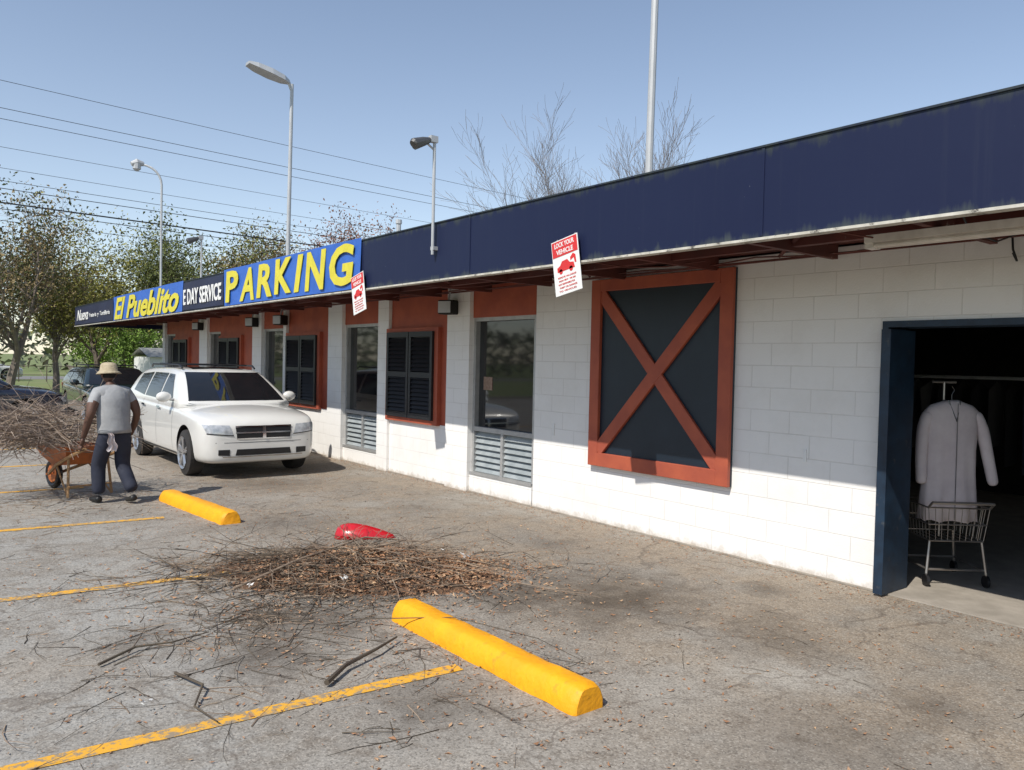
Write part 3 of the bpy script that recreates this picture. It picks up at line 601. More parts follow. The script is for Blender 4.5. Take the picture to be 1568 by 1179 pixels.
# ---------------------------------------------------------------- cars
chrome=pm('chrome',(.6,.6,.6),rough=.15,metal=1.0); lampm=pm('headlamp',(.5,.52,.55),(.3,.32,.34),scale=12,rough=.08,spec=.9,coat=1)
tailm=pm('tail_red',(.3,.01,.01),rough=.2); tyre=pm('tyre',(.02,.02,.02),(.035,.03,.028),rough=.85); alloy=pm('alloy',(.5,.5,.51),(.42,.42,.43),rough=.3,metal=.8)
seam=pm('seam_grey',(.12,.12,.12),rough=.6)
def car(name,loc,rz,paint,zs=1.0):
    e=empty(name,loc,rz)
    gl=M['glass']; tr=M['black']
    st=[(0.0,.60,.30,.70,.745),(.05,.76,.25,.80,.845),(.15,.84,.23,.865,.92),(.3,.885,.22,.915,.975),(.6,.905,.21,.96,1.025),(1.0,.915,.21,.99,1.06),(1.3,.92,.21,1.01,1.08),(2,.92,.21,1.02,1.08),(3,.92,.21,1.04,1.09),(4.0,.92,.22,1.07,1.1),(4.5,.90,.26,1.06,1.09),(4.72,.85,.3,1.0,1.03),(4.82,.72,.36,.88,.92)]
    vs=[];fs=[];rows=[]
    for (y,w_,zl,zh,zt) in st:
        half=[(0,zl),(.8*w_,zl),(.95*w_,zl+.03),(.985*w_,zl+.14),(1.0*w_,(zl+zh)*.5),(.99*w_,zh-.10),(.965*w_,zh-.035),(.90*w_,zh+.005),(.5*w_,zh+(zt-zh)*.8),(0,zt)]
        ring=half+[(-x,z) for x,z in half[-2:0:-1]]
        rows.append([len(vs)+i for i in range(len(ring))]); vs+=[(x,y,z*zs) for x,z in ring]
    n=len(rows[0])
    for a,b_ in zip(rows,rows[1:]):
        for k in range(n): fs.append((a[k],a[(k+1)%n],b_[(k+1)%n],b_[k]))
    fs.append(tuple(rows[0][::-1])); fs.append(tuple(rows[-1]))
    body=mk('body',vs,fs,[paint,tr],e)
    bm=bmesh.new(); bm.from_mesh(body.data); bmesh.ops.recalc_face_normals(bm,faces=bm.faces); bm.to_mesh(body.data); bm.free()
    s=body.modifiers.new('s','SUBSURF'); s.levels=2; s.render_levels=2
    WY=(.86,3.75)
    cut=[]
    for wy in WY:
        for sx in (-1,1):
            c=MB(); c.tube([(sx*.60,wy,.36),(sx*1.1,wy,.36)],.405,28,1); co_=c.obj('cut',[paint,tr])
            bm=bmesh.new(); bm.from_mesh(co_.data); bmesh.ops.recalc_face_normals(bm,faces=bm.faces); bm.to_mesh(co_.data); bm.free()
            co_.parent=e; cut.append(co_)
            md=body.modifiers.new('b','BOOLEAN'); md.operation='DIFFERENCE'; md.object=co_; md.solver='EXACT'
    apply_mods(body)
    for c in cut: bpy.data.objects.remove(c)
    for p in body.data.polygons: p.use_smooth=True
    try: body.data.set_sharp_from_angle(angle=math.radians(40))
    except Exception: pass
    belt=1.03; roofz=1.60; wb,wr=.885,.66
    gs=[(1.05,1.05),(1.3,1.20),(1.6,1.375),(1.9,1.525),(2.05,1.575),(2.4,1.605),(3.0,1.61),(3.8,1.59),(4.25,1.56),(4.45,1.47),(4.62,1.25),(4.7,1.06)]
    vs=[];fs=[];rows=[]
    for (y,zr) in gs:
        W_=lambda z:(wb-(wb-wr)*((z-belt)/(roofz-belt)))
        zz=max(zr-.05,belt)
        half=[(wb-.01,belt-.06),(wb,belt),(W_((belt+zz)/2)+.012,(belt+zz)/2),(W_(zz),zz),(W_(zz)-.06,max(zr-.012,belt+.005)),(W_(zz)*.5,zr+.0),(0,zr+.015)]
        ring=half+[(-x,z) for x,z in half[-2::-1]]
        rows.append([len(vs)+i for i in range(len(ring))]); vs+=[(x,y,z*zs) for x,z in ring]
    n=len(rows[0])
    for a,b_ in zip(rows,rows[1:]):
        for k in range(n-1): fs.append((a[k],b_[k],b_[k+1],a[k+1]))
    fs.append(tuple(rows[0])); fs.append(tuple(rows[-1][::-1]))
    gh=mk('cabin',vs,fs,[paint],e,None,True); s=gh.modifiers.new('s','SUBSURF'); s.levels=1; s.render_levels=1; apply_mods(gh)
    for p in gh.data.polygons: p.use_smooth=True
    V=[v.co.copy() for v in body.data.vertices]; Fc=[tuple(p.vertices) for p in body.data.polygons]; o_=len(V)
    V+=[v.co.copy() for v in gh.data.vertices]; Fc+=[tuple(i+o_ for i in p.vertices) for p in gh.data.polygons]
    bvh=BVHTree.FromPolygons(V,Fc)
    B={}
    def pq(part,mat_,cs,axis,n=8,m=5,off=.006,sx=1):
        if part not in B: B[part]=(MB(),mat_)
        mb_=B[part][0]; g_=[]
        for i in range(n+1):
            row=[]
            for k in range(m+1):
                u=i/n; v=k/m
                a=[(cs[0][q]*(1-u)+cs[1][q]*u)*(1-v)+(cs[3][q]*(1-u)+cs[2][q]*u)*v for q in (0,1)]
                if axis=='side': o2=Vector((sx*3,a[0],a[1]*zs)); d=Vector((-sx,0,0))
                elif axis=='front': o2=Vector((a[0],-3,a[1]*zs)); d=Vector((0,1,0))
                else: o2=Vector((a[0],a[1],4)); d=Vector((0,0,-1))
                h,nn,_,_=bvh.ray_cast(o2,d)
                if h is None: row.append(None); continue
                if nn.dot(d)>0: nn=-nn
                mb_.v.append(h+nn*off); row.append(len(mb_.v)-1)
            g_.append(row)
        for i in range(n):
            for k in range(m):
                q=(g_[i][k],g_[i+1][k],g_[i+1][k+1],g_[i][k+1])
                if None not in q: mb_.f.append(q); mb_.m.append(0)
    pq('windshield',gl,[(-.76,1.10),(.76,1.10),(.60,1.53),(-.60,1.53)],'front',14,8)
    for sx in (-1,1):
        pq('side_windows',gl,[(1.62,1.075),(2.42,1.085),(2.42,1.50),(2.12,1.49)],'side',8,6,.006,sx)
        pq('side_windows',gl,[(2.50,1.085),(3.38,1.10),(3.34,1.50),(2.50,1.505)],'side',8,6,.006,sx)
        pq('side_windows',gl,[(3.47,1.10),(4.28,1.16),(4.12,1.46),(3.43,1.50)],'side',8,6,.006,sx)
        for (ya,yb) in ((1.50,1.508),(2.45,2.458),(3.40,3.408)):
            pq('door_seams',seam,[(ya,.36),(yb,.36),(yb,1.05),(ya,1.05)],'side',1,12,.002,sx)
        pq('sill_trim',tr,[(1.32,.28),(3.3,.28),(3.3,.31),(1.32,.31)],'side',12,1,.004,sx)
        for ya in (2.2,3.16): pq('door_handles',chrome,[(ya,.93),(ya+.2,.935),(ya+.2,.965),(ya,.96)],'side',3,1,.03,sx)
        pq('headlights',lampm,[(sx*.46,.66),(sx*.80,.69),(sx*.84,.81),(sx*.50,.795)],'front',8,4,.008)
        pq('headlight_rims',tr,[(sx*.45,.645),(sx*.80,.675),(sx*.80,.69),(sx*.45,.66)],'front',8,1,.007)
        pq('fog_lights',tr,[(sx*.50,.36),(sx*.66,.37),(sx*.66,.45),(sx*.50,.45)],'front',4,3,.006)
        pq('tail_lights',tailm,[(4.45,.85),(4.72,.85),(4.6,1.05),(4.42,1.05)],'side',3,3,.008,sx)
    pq('grille',tr,[(-.40,.60),(.40,.60),(.42,.775),(-.42,.775)],'front',8,4,.008)
    pq('grille_bars',chrome,[(-.42,.765),(.42,.765),(.42,.785),(-.42,.785)],'front',8,1,.016)
    pq('grille_bars',chrome,[(-.42,.68),(.42,.68),(.42,.70),(-.42,.70)],'front',8,1,.016)
    pq('grille_bars',chrome,[(-.025,.60),(.025,.60),(.025,.785),(-.025,.785)],'front',1,4,.02)
    pq('grille_bars',chrome,[(-.41,.595),(.41,.595),(.41,.61),(-.41,.61)],'front',8,1,.016)
    pq('lower_intake',tr,[(-.42,.36),(.42,.36),(.40,.45),(-.40,.45)],'front',8,3,.006)
    pq('bumper_trim',chrome,[(-.6,.335),(.6,.335),(.6,.35),(-.6,.35)],'front',8,1,.01)
    pq('bumper_seam',seam,[(-.7,.545),(.7,.545),(.7,.553),(-.7,.553)],'front',10,1,.002)
    pq('sunroof',gl,[(-.42,2.15),(.42,2.15),(.42,2.75),(-.42,2.75)],'top',4,4,.008)
    for k,(mb_,mm) in B.items(): mb_.obj(k,[mm],e,True)
    r_=MB()
    for sx in (-1,1):
        r_.tube([(sx*.60,2.1,1.60*zs),(sx*.61,2.25,1.645*zs),(sx*.61,3.9,1.64*zs),(sx*.58,4.1,1.585*zs)],.016,6)
    r_.tube([(-.60,2.5,1.65*zs),(.60,2.5,1.65*zs)],.014,6); r_.tube([(-.60,3.5,1.65*zs),(.60,3.5,1.65*zs)],.014,6)
    r_.obj('roof_rails',[tr],e)
    r_=MB()
    for sx in (-1,1):
        r_.tube([(sx*.84,1.62,1.10*zs),(sx*.95,1.60,1.12*zs)],.025,6)
        r_.ball((sx*1.02,1.58,1.15*zs),(.115,.07,.085))
    r_.obj('wing_mirrors',[paint],e,True)
    for wy in WY:
        for sx in (-1,1):
            w_=MB(); N_=32; prof=[(.13,.24),(.11,.30),(.10,.335),(.05,.345),(-.05,.345),(-.10,.335),(-.11,.30),(-.13,.22)]
            cx=sx*.80
            idx=[]
            for (dx,r) in prof:
                idx.append([len(w_.v)+k for k in range(N_)])
                for k in range(N_):
                    a=2*math.pi*k/N_; w_.v.append(Vector((cx+sx*dx,wy+r*math.cos(a),.345+r*math.sin(a))))
            for p_,q_ in zip(idx,idx[1:]):
                for k in range(N_): w_.f.append((p_[k],p_[(k+1)%N_],q_[(k+1)%N_],q_[k])); w_.m.append(0)
            w_.f.append(tuple(idx[-1])); w_.m.append(0)
            fx_=cx+sx*.06
            w_.tube([(fx_-sx*.02,wy,.345),(fx_,wy,.345)],.24,28,0)
            def P3(r,t,x): return (x,wy+r*math.cos(t),.345+r*math.sin(t))
            for k in range(N_):
                a=2*math.pi*k/N_; a2=2*math.pi*(k+1)/N_
                w_.quad(P3(.215,a,cx+sx*.115),P3(.215,a2,cx+sx*.115),P3(.245,a2,cx+sx*.135),P3(.245,a,cx+sx*.135),1)
                w_.quad(P3(.215,a,cx+sx*.115),P3(.215,a2,cx+sx*.115),P3(.21,a2,fx_),P3(.21,a,fx_),1)
            for s5 in range(5):
                for dd in (-.14,.14):
                    a=s5*2*math.pi/5+.3; a1=a+dd
                    w_.tube([(cx+sx*.10,wy+.03*math.cos(a),.345+.03*math.sin(a)),(cx+sx*.115,wy+.22*math.cos(a1),.345+.22*math.sin(a1))],[.028,.022],5,1)
            w_.tube([(fx_,wy,.345),(cx+sx*.125,wy,.345)],.05,12,1)
            w_.obj('wheel',[tyre,alloy],e,False)
    u_=MB(); u_.box(-.6,.6,.4,4.4,.2,.5); u_.obj('underbody',[tr],e)
    return e
car('parked_suv',(4.33,11.5,0),0,pm('white_car_paint',(.70,.695,.66),(.68,.67,.64),rough=.3,coat=1,spec=.6))
car('parked_car',(4.75,21.9,0),0,pm('green_black_paint',(.012,.022,.022),rough=.25,coat=1),.90)
car('parked_car',(3.15,21.6,0),math.radians(92),pm('dark_blue_paint',(.012,.014,.03),rough=.25,coat=1),.98)
car('parked_car',(6.5,60,0),math.radians(90),pm('silver_paint',(.6,.6,.6),rough=.3,coat=1),.9)
car('parked_car',(-5.5,7,0),math.radians(-90),pm('grey_paint',(.2,.2,.22),rough=.3,coat=1),.9)

# ---------------------------------------------------------------- trees
def tree(name,az,d,h,tr=.2,lv=4,leaves=0,lm=None,ls=.16,spread=.9,seed=1,nb=(7,5,5,4),th0=.3,ltw=1.0,bm_='bark',sg=.28):
    random.seed(seed); a=math.radians(az); e=empty(name,(d*math.sin(a),d*math.cos(a),-.02)); b=MB(); tips=[]
    def grow(p,dr,l,r,lev):
        n=4 if lev<2 else 3; pts=[p]; rr=[r]; d_=dr
        for i in range(n):
            d_=(d_+Vector((U(-.22,.22),U(-.22,.22),U(-.12,.16)))).normalized(); pts.append(pts[-1]+d_*l/n); rr.append(max(r*(1-.6*(i+1)/n),.004*ltw))
        b.tube(pts,rr,6 if lev<2 else 3,0,False)
        if lev>=lv: tips.append((pts[-1],pts[-2])); return
        k=nb[lev]
        for i in range(k):
            t=(i+1)/k if lev else th0+(1-th0)*(i+1)/k
            t=min(t,.999)*n; q=int(t); f=t-q; s=pts[q].lerp(pts[min(q+1,n)],f)
            ang=U(0,6.283); tilt=U(.5,1.1)*spread
            if i==k-1: tilt*=.3
            ax=d_.cross(Vector((math.cos(ang),math.sin(ang),.2))).normalized()
            nd_=(Matrix.Rotation(tilt,3,ax)@d_); nd_.z+=.12; nd_.normalize()
            grow(s,nd_,l*U(.5,.75)*(1.05 if lev==0 else 1),rr[min(q,n-1)]*U(.45,.65),lev+1)
    grow(Vector((0,0,0)),Vector((U(-.08,.08),U(-.08,.08),1)).normalized(),h*.46,tr,0)
    top=max(t[0].z for t in tips); sc=h/top
    b.v=[v*sc for v in b.v]
    b.obj('trunk_and_branches',[M[bm_]],e)
    if leaves:
        lb=MB()
        for i in range(leaves):
            t=random.choice(tips); p=t[0].lerp(t[1],R()*1.2)*sc+Vector((random.gauss(0,sg),random.gauss(0,sg),random.gauss(0,sg*.7)))
            if p.z<.1: continue
            lb.leaf(p,ls*U(.6,1.3),0,0 if R()<.6 else 1)
        lb.obj('foliage',lm,e)
    return e
def lm(n,c): return [pm(n,c,tuple(x*.7 for x in c),scale=1.2,rough=.8),pm(n+'_dark',tuple(x*.5 for x in c),tuple(x*.38 for x in c),scale=1.2,rough=.8)]
YG=lm('spring_leaf',(.30,.28,.06)); GR=lm('green_leaf',(.16,.19,.05)); BR=lm('brown_leaf',(.27,.2,.09)); RB=lm('budding_leaf',(.30,.15,.10)); BG=lm('bright_leaf',(.24,.38,.06))
tree('oak_tree',5.4,36,8.6,.22,4,7500,BR[:1]+GR[1:],.16,seed=11,bm_='barkp',sg=.35)
tree('oak_tree',1.0,40,9.8,.26,4,6500,GR,.18,seed=12,sg=.35)
tree('oak_tree',8.0,41,8.8,.2,4,8000,YG[:1]+BR[1:],.16,seed=13,bm_='barkp',sg=.38)
tree('elm_tree',10.4,47,9.4,.22,4,11000,YG,.19,seed=14,sg=.45)
tree('elm_tree',13.2,52,10.2,.22,4,11000,YG[:1]+GR[1:],.2,seed=15,sg=.45)
tree('elm_tree',16.4,50,9.8,.22,4,11000,GR,.2,seed=16,sg=.45)
tree('elm_tree',19.6,52,10.4,.22,4,10000,YG[:1]+BR[1:],.2,seed=17,sg=.45)
tree('elm_tree',22.6,50,10.2,.2,4,9000,BR,.19,seed=18,sg=.45)
tree('budding_tree',25.4,44,9.8,.2,4,12000,RB,.17,seed=19,sg=.5)
tree('budding_tree',28.2,46,10.2,.2,4,12000,RB,.17,seed=24,sg=.5)
tree('small_green_tree',11.6,46,3.9,.09,3,5500,BG,.16,seed=20,nb=(7,6,6,4))
tree('small_green_tree',9.9,54,3.6,.09,3,4000,BG,.16,seed=21,nb=(7,6,6,4))
tree('bare_tree',43.4,30,11.6,.14,5,0,seed=22,nb=(9,6,5,4,4),ltw=1.4,spread=.6,bm_='barkp')
tree('bare_tree',49.2,33,11.8,.14,5,0,seed=31,nb=(9,6,5,4,4),ltw=1.4,spread=.55,bm_='barkp')
for i,(a_,d_) in enumerate([(-70,34),(-52,36),(-36,40),(-20,44),(-90,34)]): tree('oak_tree',a_,d_,9,.25,3,1800,GR,.35,seed=40+i)
random.seed(99)
b=MB()
for i in range(13000):
    a=math.radians(U(-110,40)); d=U(85,125); hh=6.0+2.2*mnoise.noise(Vector((a*14,1,0)))+1.5*mnoise.noise(Vector((a*50,2,0)))
    z=hh*R()**.7; s=U(.6,1.5)
    b.leaf((d*math.sin(a),d*math.cos(a),z),s,0,0 if R()<.5 else (1 if R()<.6 else 2))
b.obj('distant_trees',[pm('far_foliage',(.2,.22,.12),(.15,.17,.1),scale=.1,rough=.9),pm('far_foliage_dark',(.12,.135,.09),(.09,.1,.07),scale=.1,rough=.9),pm('far_twigs',(.25,.21,.17),rough=.9)])
fe=empty('park_fence'); b=MB()
for i in range(60): x=-30+i*1.5; b.tube([(x,57,-.02),(x,57,1.0)],.03,5)
for z in (.4,.95): b.tube([(-30,57,z),(59,57,z)],.02,4)
b.obj('fence_rails',[M['bark']],fe)
sh=empty('white_shed',(10.6,42.0,0)); b=MB(); b.box(-1.0,1.3,-1.6,1.6,-.02,1.7); b.poly([(-1.15,-1.8,1.7),(1.45,-1.8,1.7),(1.45,0,2.15),(-1.15,0,2.15)],1); b.poly([(1.45,1.8,1.7),(-1.15,1.8,1.7),(-1.15,0,2.15),(1.45,0,2.15)],1); b.box(-.4,.4,-1.63,-1.6,0,1.5,2); b.obj('shed_body',[M['white'],M['alu'],M['dark']],sh)
kb=MB(); kb.box(-18,40,31,31.2,-.02,.12); kb.obj('kerb',[M['conc']])
sheet('driveway',6.5,40,-14,31,-.004,M['conc'])

# ---------------------------------------------------------------- wheelbarrow with brush
random.seed(5)
ang=math.radians(16)
wbp=empty('wheelbarrow',(2.06,10.62,0),ang); b=MB()
for sx in (-1,1):
    b.tube([(sx*.29,-.02,.66),(sx*.27,.35,.55),(sx*.2,.9,.38),(sx*.07,1.42,.2)],[.018,.022,.022,.02],6,0)
    b.tube([(sx*.24,.5,.5),(sx*.27,.45,.02)],.016,6,0); b.tube([(sx*.27,.45,.02),(sx*.2,.9,.37)],.012,5,0)
b.tube([(-.27,.45,.15),(.27,.45,.15)],.012,5,0)
b.obj('frame',[pm('barrow_wood',(.42,.25,.11),(.3,.17,.08),scale=9)],wbp)
b=MB(); lo=[(-.17,.62,.40),(.17,.62,.40),(.13,1.15,.34),(-.13,1.15,.34)]; hi=[(-.32,.45,.64),(.32,.45,.64),(.28,1.38,.60),(-.28,1.38,.60)]
mid=[(-.26,.52,.53),(.26,.52,.53),(.22,1.28,.47),(-.22,1.28,.47)]
b.v=[Vector(p) for p in lo+mid+hi]
for r0 in (0,4):
    for k in range(4): b.f.append((r0+k,r0+(k+1)%4,r0+4+(k+1)%4,r0+4+k)); b.m.append(0)
b.f.append((3,2,1,0)); b.m.append(0)
o=b.obj('tub',[pm('rusty_orange',(.55,.16,.04),(.33,.11,.045),scale=7,rough=.6)],wbp); s=o.modifiers.new('s','SOLIDIFY'); s.thickness=.01
b=MB()
for k in range(20):
    a=2*math.pi*k/20; a2=2*math.pi*(k+1)/20
    b.tube([(0,1.42+.16*math.cos(a),.2+.16*math.sin(a)),(0,1.42+.16*math.cos(a2),.2+.16*math.sin(a2))],.04,8,0,False)
b.tube([(-.03,1.42,.2),(.03,1.42,.2)],.12,14,1); b.tube([(-.1,1.42,.2),(.1,1.42,.2)],.014,6,1); b.obj('wheel',[M['black'],pm('wheel_orange',(.5,.15,.04))],wbp)
b=MB()
for i in range(430):
    c=Vector((-.42+random.gauss(0,.36),.9+random.gauss(0,.3),.70+abs(random.gauss(0,.18))))
    a=random.gauss(0,.7)+(math.pi if R()<.6 else 0); d=Vector((math.cos(a),math.sin(a),U(-.25,.8))).normalized(); l=U(.4,1.2)
    pts=[c-d*l*.35]
    for k in range(5): d=(d+Vector((U(-.25,.25),U(-.25,.25),U(-.2,.15)))).normalized(); pts.append(pts[-1]+d*l/5)
    for p in pts: p.z=max(p.z,.05)
    b.tube(pts,[.0065*(1-.15*k) for k in range(6)],3,random.choice([0,0,1,1]),False)
    for q in range(2):
        s_=pts[random.randint(2,5)]; dd=(d+Vector((U(-.8,.8),U(-.8,.8),U(-.6,.6)))).normalized(); b.tube([s_,s_+dd*U(.1,.3)],[.004,.002],3,0,False)
b.obj('brush_load',[pm('pale_twig',(.36,.29,.23),(.24,.18,.15),scale=3),M['twig']],wbp)

# ---------------------------------------------------------------- man
def skin(name,joints,edges,mats,ematidx,parent,sub=2,root=0):
    names=list(joints); me=bpy.data.meshes.new(name); me.from_pydata([joints[k][0] for k in names],[(names.index(a),names.index(b_)) for a,b_ in edges],[])
    o=bpy.data.objects.new(name,me); COL.objects.link(o)
    md=o.modifiers.new('k','SKIN'); md.use_smooth_shade=True
    for i,k in enumerate(names):
        r=joints[k][1]; r=r if isinstance(r,tuple) else (r,r); me.skin_vertices[0].data[i].radius=r; me.skin_vertices[0].data[i].use_root=(i==root)
    s=o.modifiers.new('s','SUBSURF'); s.levels=sub; s.render_levels=sub
    apply_mods(o)
    o.data.materials.clear()
    for m in mats: o.data.materials.append(m)
    segs=[(Vector(joints[a][0]),Vector(joints[b_][0]),mi) for (a,b_),mi in zip(edges,ematidx)]
    for p in o.data.polygons:
        c=p.center; best=9;bi=0
        for a,b_,mi in segs:
            ab=b_-a; t=max(0,min(1,(c-a).dot(ab)/max(ab.length_squared,1e-9))); dd=(c-(a+ab*t)).length
            if dd<best: best=dd;bi=mi
        p.material_index=bi; p.use_smooth=True
    o.parent=parent; return o
man=empty('man_with_wheelbarrow',(2.09,10.42,0),ang)
SK=pm('skin_brown',(.13,.068,.045),(.10,.05,.035),rough=.55); SH=pm('grey_tshirt',(.36,.365,.37),(.28,.285,.29),scale=5,rough=.9,bump=.5,bscale=9); TRS=pm('navy_trousers',(.014,.018,.036),(.026,.03,.048),scale=5,rough=.85,bump=.5,bscale=9)
J={'pel':((0,0,.88),(.15,.12)),'waist':((0,.03,1.02),(.15,.115)),'chest':((0,.06,1.2),(.17,.12)),'uc':((0,.09,1.33),(.15,.10)),'nk':((0,.11,1.41),.062),'nt':((0,.135,1.475),.055),
'ls':((-.175,.08,1.335),.078),'la':((-.24,.05,1.22),.072),'le':((-.285,.02,1.08),.048),'lf':((-.29,.10,.93),.042),'lw':((-.285,.19,.79),.03),
'rs':((.175,.08,1.335),.078),'ra':((.24,.05,1.22),.072),'re':((.285,.02,1.08),.048),'rf':((.29,.10,.93),.042),'rw':((.285,.19,.79),.03),
'lh':((-.095,.02,.80),.115),'lk':((-.115,.17,.46),.09),'lc':((-.12,.15,.28),.084),'lan':((-.12,.14,.10),.078),
'rh':((.095,-.01,.80),.115),'rk':((.115,.05,.45),.09),'rc':((.12,-.08,.29),.084),'ran':((.125,-.19,.15),.076)}
E=[('pel','waist'),('waist','chest'),('chest','uc'),('uc','nk'),('nk','nt'),('uc','ls'),('ls','la'),('la','le'),('le','lf'),('lf','lw'),('uc','rs'),('rs','ra'),('ra','re'),('re','rf'),('rf','rw'),('pel','lh'),('lh','lk'),('lk','lc'),('lc','lan'),('pel','rh'),('rh','rk'),('rk','rc'),('rc','ran')]
MI=[1,1,1,1,0,1,1,0,0,0,1,1,0,0,0,2,2,2,2,2,2,2,2]
skin('body',J,E,[SK,SH,TRS],MI,man)
def ringloft(name,rings,mat_,parent,n=20,noi=0.0):
    b=MB(); ids=[]
    for (c,rx,ry,nz) in rings:
        c=Vector(c); ids.append(len(b.v))
        for k in range(n):
            a=2*math.pi*k/n; q=1+noi*math.sin(a*5+c.z*20); b.v.append(c+Vector((rx*math.cos(a)*q,ry*math.sin(a)*q,nz*math.sin(a))))
    for i,j2 in zip(ids,ids[1:]):
        for k in range(n): b.f.append((i+k,i+(k+1)%n,j2+(k+1)%n,j2+k)); b.m.append(0)
    o=b.obj(name,[mat_],parent,True); s=o.modifiers.new('s','SOLIDIFY'); s.thickness=.006; return o
ringloft('shirt',[((0,.115,1.425),.065,.06,0),((0,.10,1.40),.13,.09,0),((0,.09,1.36),.188,.115,0),((0,.075,1.28),.20,.135,0),((0,.06,1.2),.197,.138,0),((0,.04,1.08),.188,.136,0),((0,.025,.98),.184,.138,0),((0,.015,.90),.186,.144,0),((0,.01,.855),.19,.148,0)],SH,man,28,.022)
b=MB(); bm=bmesh.new(); bmesh.ops.create_uvsphere(bm,u_segments=24,v_segments=16,radius=1)
hc=Vector((0,.165,1.555))
for v in bm.verts:
    x,y,z=v.co; jaw=1-.28*max(0,-z)
    nx=x*.078*jaw; ny=y*.098*jaw; nz=z*.115
    if y>.75 and abs(x)<.25 and -.35<z<.1: ny+=.022*(1-abs(x)/.25)
    if y>.6 and -.6<z<-.42 and abs(x)<.35: ny+=.006
    if y>.7 and .05<z<.25 and .2<abs(x)<.5: ny-=.008
    v.co=hc+Vector((nx,ny,nz))
bm.verts.index_update()
b.v=[v.co.copy() for v in bm.verts]; b.f=[tuple(v.index for v in f.verts) for f in bm.faces]
b.m=[1 if (sum((v.co.y for v in f.verts))/len(f.verts)<hc.y+.01 and sum((v.co.z for v in f.verts))/len(f.verts)>hc.z-.05) else 0 for f in bm.faces]; bm.free()
for sx in (-1,1): b.ball(hc+Vector((sx*.082,-.005,-.01)),(.010,.02,.032))
b.obj('head',[SK,pm('black_hair',(.012,.01,.009),rough=.9)],man,True)
HAT=pm('straw_hat',(.45,.38,.26),(.34,.28,.18),scale=20,rough=.8,bump=.3)
hx=hc+Vector((0,-.005,.045))
ringloft('hat',[(hx+Vector((0,0,-.04)),.138,.152,-.014),(hx+Vector((0,0,-.018)),.118,.134,-.008),(hx+Vector((0,0,.0)),.096,.114,0),(hx+Vector((0,0,.06)),.09,.106,0),(hx+Vector((0,0,.088)),.074,.088,0),(hx+Vector((0,0,.098)),.04,.05,0),(hx+Vector((0,0,.10)),.002,.002,0)],HAT,man,28,.012)
for sx in (-1,1):
    ws_=Vector((sx*.285,.19,.79)); pc=Vector((sx*.29,.215,.70))
    JJ={'w':(tuple(ws_),.027),'p':(tuple(ws_.lerp(pc,.5)),(.030,.020)),'q':(tuple(pc),(.034,.018))}
    skin('palm',JJ,[('w','p'),('p','q')],[SK],[0,0],man,2)
    for k in range(4):
        yy=pc.y-.033+k*.022; L_=[.9,1.0,1.05,.85][k]
        j={'a':((pc.x+sx*.012,yy,pc.z-.0),.0095),'b':((pc.x+sx*.030,yy,pc.z-.03*L_),.009),'c':((pc.x+sx*.012,yy,pc.z-.058*L_),.0085),'d':((pc.x-sx*.014,yy,pc.z-.05*L_),.0075)}
        skin('finger_%d'%(k+1),j,[('a','b'),('b','c'),('c','d')],[SK],[0,0,0],man,1)
    j={'a':((pc.x-sx*.012,pc.y+.02,pc.z+.02),.011),'b':((pc.x-sx*.032,pc.y+.038,pc.z-.008),.010),'c':((pc.x-sx*.02,pc.y+.045,pc.z-.04),.009)}
    skin('thumb',j,[('a','b'),('b','c')],[SK],[0,0],man,1)
SHO=pm('black_shoe',(.012,.012,.012),(.02,.018,.016),rough=.5)
skin('shoe',{'h':((-.12,.10,.05),(.045,.045)),'m':((-.125,.2,.045),(.048,.038)),'t':((-.13,.31,.035),(.042,.03))},[('h','m'),('m','t')],[SHO],[0,0],man,2)
skin('shoe',{'h':((.125,-.235,.085),(.045,.045)),'m':((.13,-.14,.055),(.048,.036)),'t':((.132,-.04,.035),(.042,.03))},[('h','m'),('m','t')],[SHO],[0,0],man,2)
b=MB(); nx,nz=6,8
for i in range(nx+1):
    for k in range(nz+1):
        b.v.append(Vector((-.17+(.06+.06*k/nz)*i/nx+.012*math.sin(k*1.3),-.150-.02*math.sin(i*2.0+k*.5)-.01*k/nz,.87-.20*k/nz-.025*abs(math.sin(i*1.5))*(k/nz))))
for i in range(nx):
    for k in range(nz): q=i*(nz+1)+k; b.f.append((q,q+1,q+nz+2,q+nz+1)); b.m.append(0)
b.obj('white_rag',[pm('rag_white',(.7,.64,.62),(.6,.5,.5),rough=.9)],man,True)

# ---------------------------------------------------------------- shopping cart with garment pole and coat
ct=empty('shopping_cart',(7.13,3.05,.015),math.radians(-40)); b=MB()
w2,d2=.25,.27; zt,zb=.66,.38
rim=[(-w2,-d2,zt),(w2,-d2,zt),(w2,d2,zt),(-w2,d2,zt)]; bot=[(-w2*.88,-d2*.9,zb),(w2*.88,-d2*.9,zb),(w2*.88,d2*.9,zb),(-w2*.88,d2*.9,zb)]
for L_ in (rim,bot,[(Vector(a)+Vector(c))/2 for a,c in zip(rim,bot)]):
    for k in range(4): b.tube([L_[k],L_[(k+1)%4]],.007,5)
for k in range(4):
    for i in range(9):
        t=i/9; b.tube([Vector(rim[k]).lerp(Vector(rim[(k+1)%4]),t),Vector(bot[k]).lerp(Vector(bot[(k+1)%4]),t)],.0035,4)
for i in range(8): t=i/7; b.tube([Vector(bot[0]).lerp(Vector(bot[1]),t),Vector(bot[3]).lerp(Vector(bot[2]),t)],.003,4)
for sx in (-1,1):
    for sy in (-1,1): b.tube([(sx*w2*.85,sy*d2*.85,zb),(sx*w2*.98,sy*d2*.95,.1)],.012,6)
    b.tube([(sx*w2*.95,-d2*.92,.14),(sx*w2*.95,d2*.92,.14)],.01,6); b.tube([(sx*w2,-d2,zt),(sx*w2,-d2-.06,zt+.05)],.01,6)
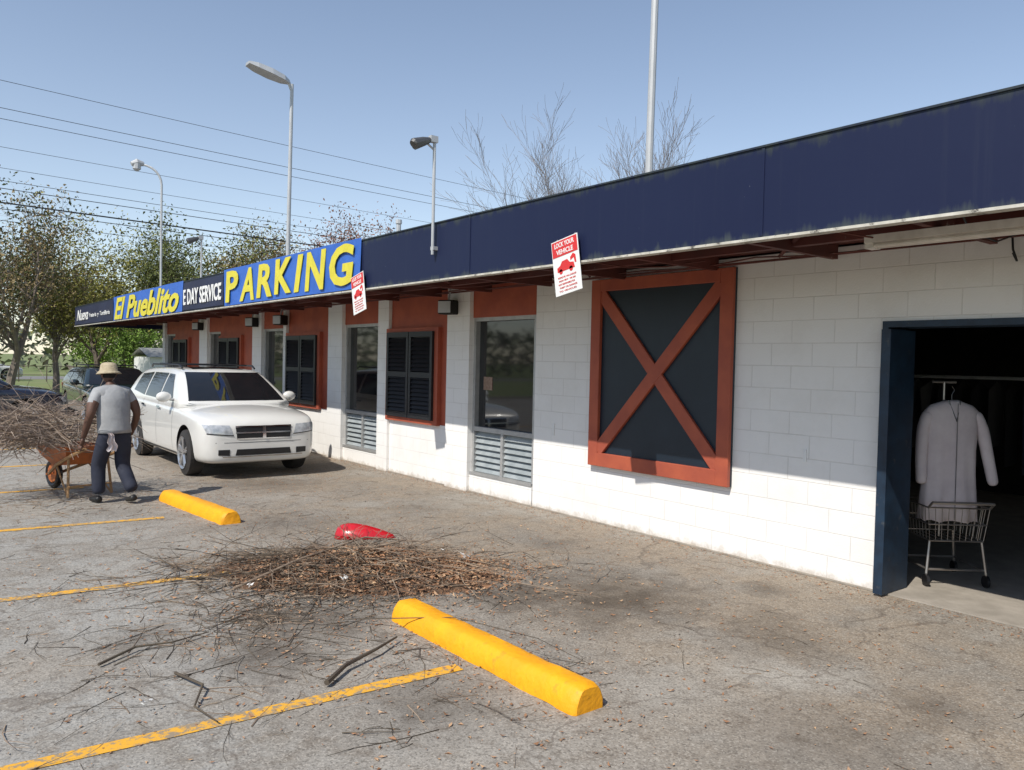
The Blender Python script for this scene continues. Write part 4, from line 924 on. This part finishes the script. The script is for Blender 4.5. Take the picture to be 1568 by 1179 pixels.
b.tube([(-w2,-d2-.06,zt+.05),(w2,-d2-.06,zt+.05)],.013,8); b.tube([(-w2*.95,d2*.9,.14),(w2*.95,d2*.9,.14)],.01,6)
b.tube([(-w2*.95,-d2*.9,.14),(w2*.95,-d2*.9,.14)],.01,6)
b.tube([(0,.05,.36),(0,.05,1.70)],.012,8); b.tube([(-.1,.05,1.70),(.1,.05,1.70)],.011,8)
b.obj('wire_frame',[pm('worn_chrome',(.38,.36,.34),(.3,.27,.24),rough=.35,metal=.8)],ct)
b=MB()
for sx in (-1,1):
    for sy in (-1,1): x,y=sx*w2*.98,sy*d2*.95; b.tube([(x-.012,y,.05),(x+.012,y,.05)],.05,14); b.tube([(x,y,.05),(x,y,.11)],.012,5)
b.obj('casters',[M['black']],ct)
coat=empty('hanging_white_coat',(7.11,3.0,-.06),math.radians(-42)); n=36; b=MB(); ids=[]
CM=pm('coat_cloth',(.60,.54,.55),(.5,.44,.46),scale=4,rough=.9,bump=.3,bscale=8)
for (z,rx,ry) in [(1.62,.055,.04),(1.605,.085,.05),(1.575,.17,.065),(1.53,.215,.075),(1.42,.22,.09),(1.2,.205,.10),(1.0,.21,.105),(.8,.225,.11),(.6,.24,.115)]:
    ids.append(len(b.v)); fold=(1.6-z)*.16
    for k in range(n):
        a=2*math.pi*k/n; q=1+fold*math.sin(a*9+z*2)+fold*.5*math.sin(a*5+1); sxp=1 if math.cos(a)>=0 else -1
        b.v.append(Vector((rx*sxp*abs(math.cos(a))**.75*(1+.15*fold*math.sin(a*7)),.0+ry*math.sin(a)*q,z+(-.008*math.sin(a*9) if z<.7 else 0))))
for i,j2 in zip(ids,ids[1:]):
    for k in range(n): b.f.append((i+k,i+(k+1)%n,j2+(k+1)%n,j2+k)); b.m.append(0)
o=b.obj('coat_body',[CM],coat,True); s=o.modifiers.new('s','SOLIDIFY'); s.thickness=.005
skin('sleeve',{'a':((-.18,0,1.53),(.065,.06)),'b':((-.235,-.01,1.36),(.058,.055)),'c':((-.25,-.03,1.12),(.052,.05)),'d':((-.25,-.05,.90),(.048,.045))},[('a','b'),('b','c'),('c','d')],[CM],[0,0,0],coat,2)
skin('sleeve',{'a':((.18,0,1.53),(.065,.06)),'b':((.255,-.01,1.38),(.058,.055)),'c':((.30,-.03,1.14),(.05,.05)),'d':((.345,-.05,.90),(.046,.045))},[('a','b'),('b','c'),('c','d')],[CM],[0,0,0],coat,2)
b=MB(); b.tube([(0,0,1.74),(0.02,0,1.71),(0,0,1.67),(0,0,1.61)],.004,5); b.tube([(0,-.115,1.6),(0.0,-.125,.62)],.003,4)
b.tube([(-.05,-.05,1.62),(0,-.10,1.45),(.05,-.05,1.62)],.008,5); b.obj('hanger_and_placket',[pm('hanger_wire',(.2,.2,.2),rough=.4,metal=.8)],coat)
print('done')
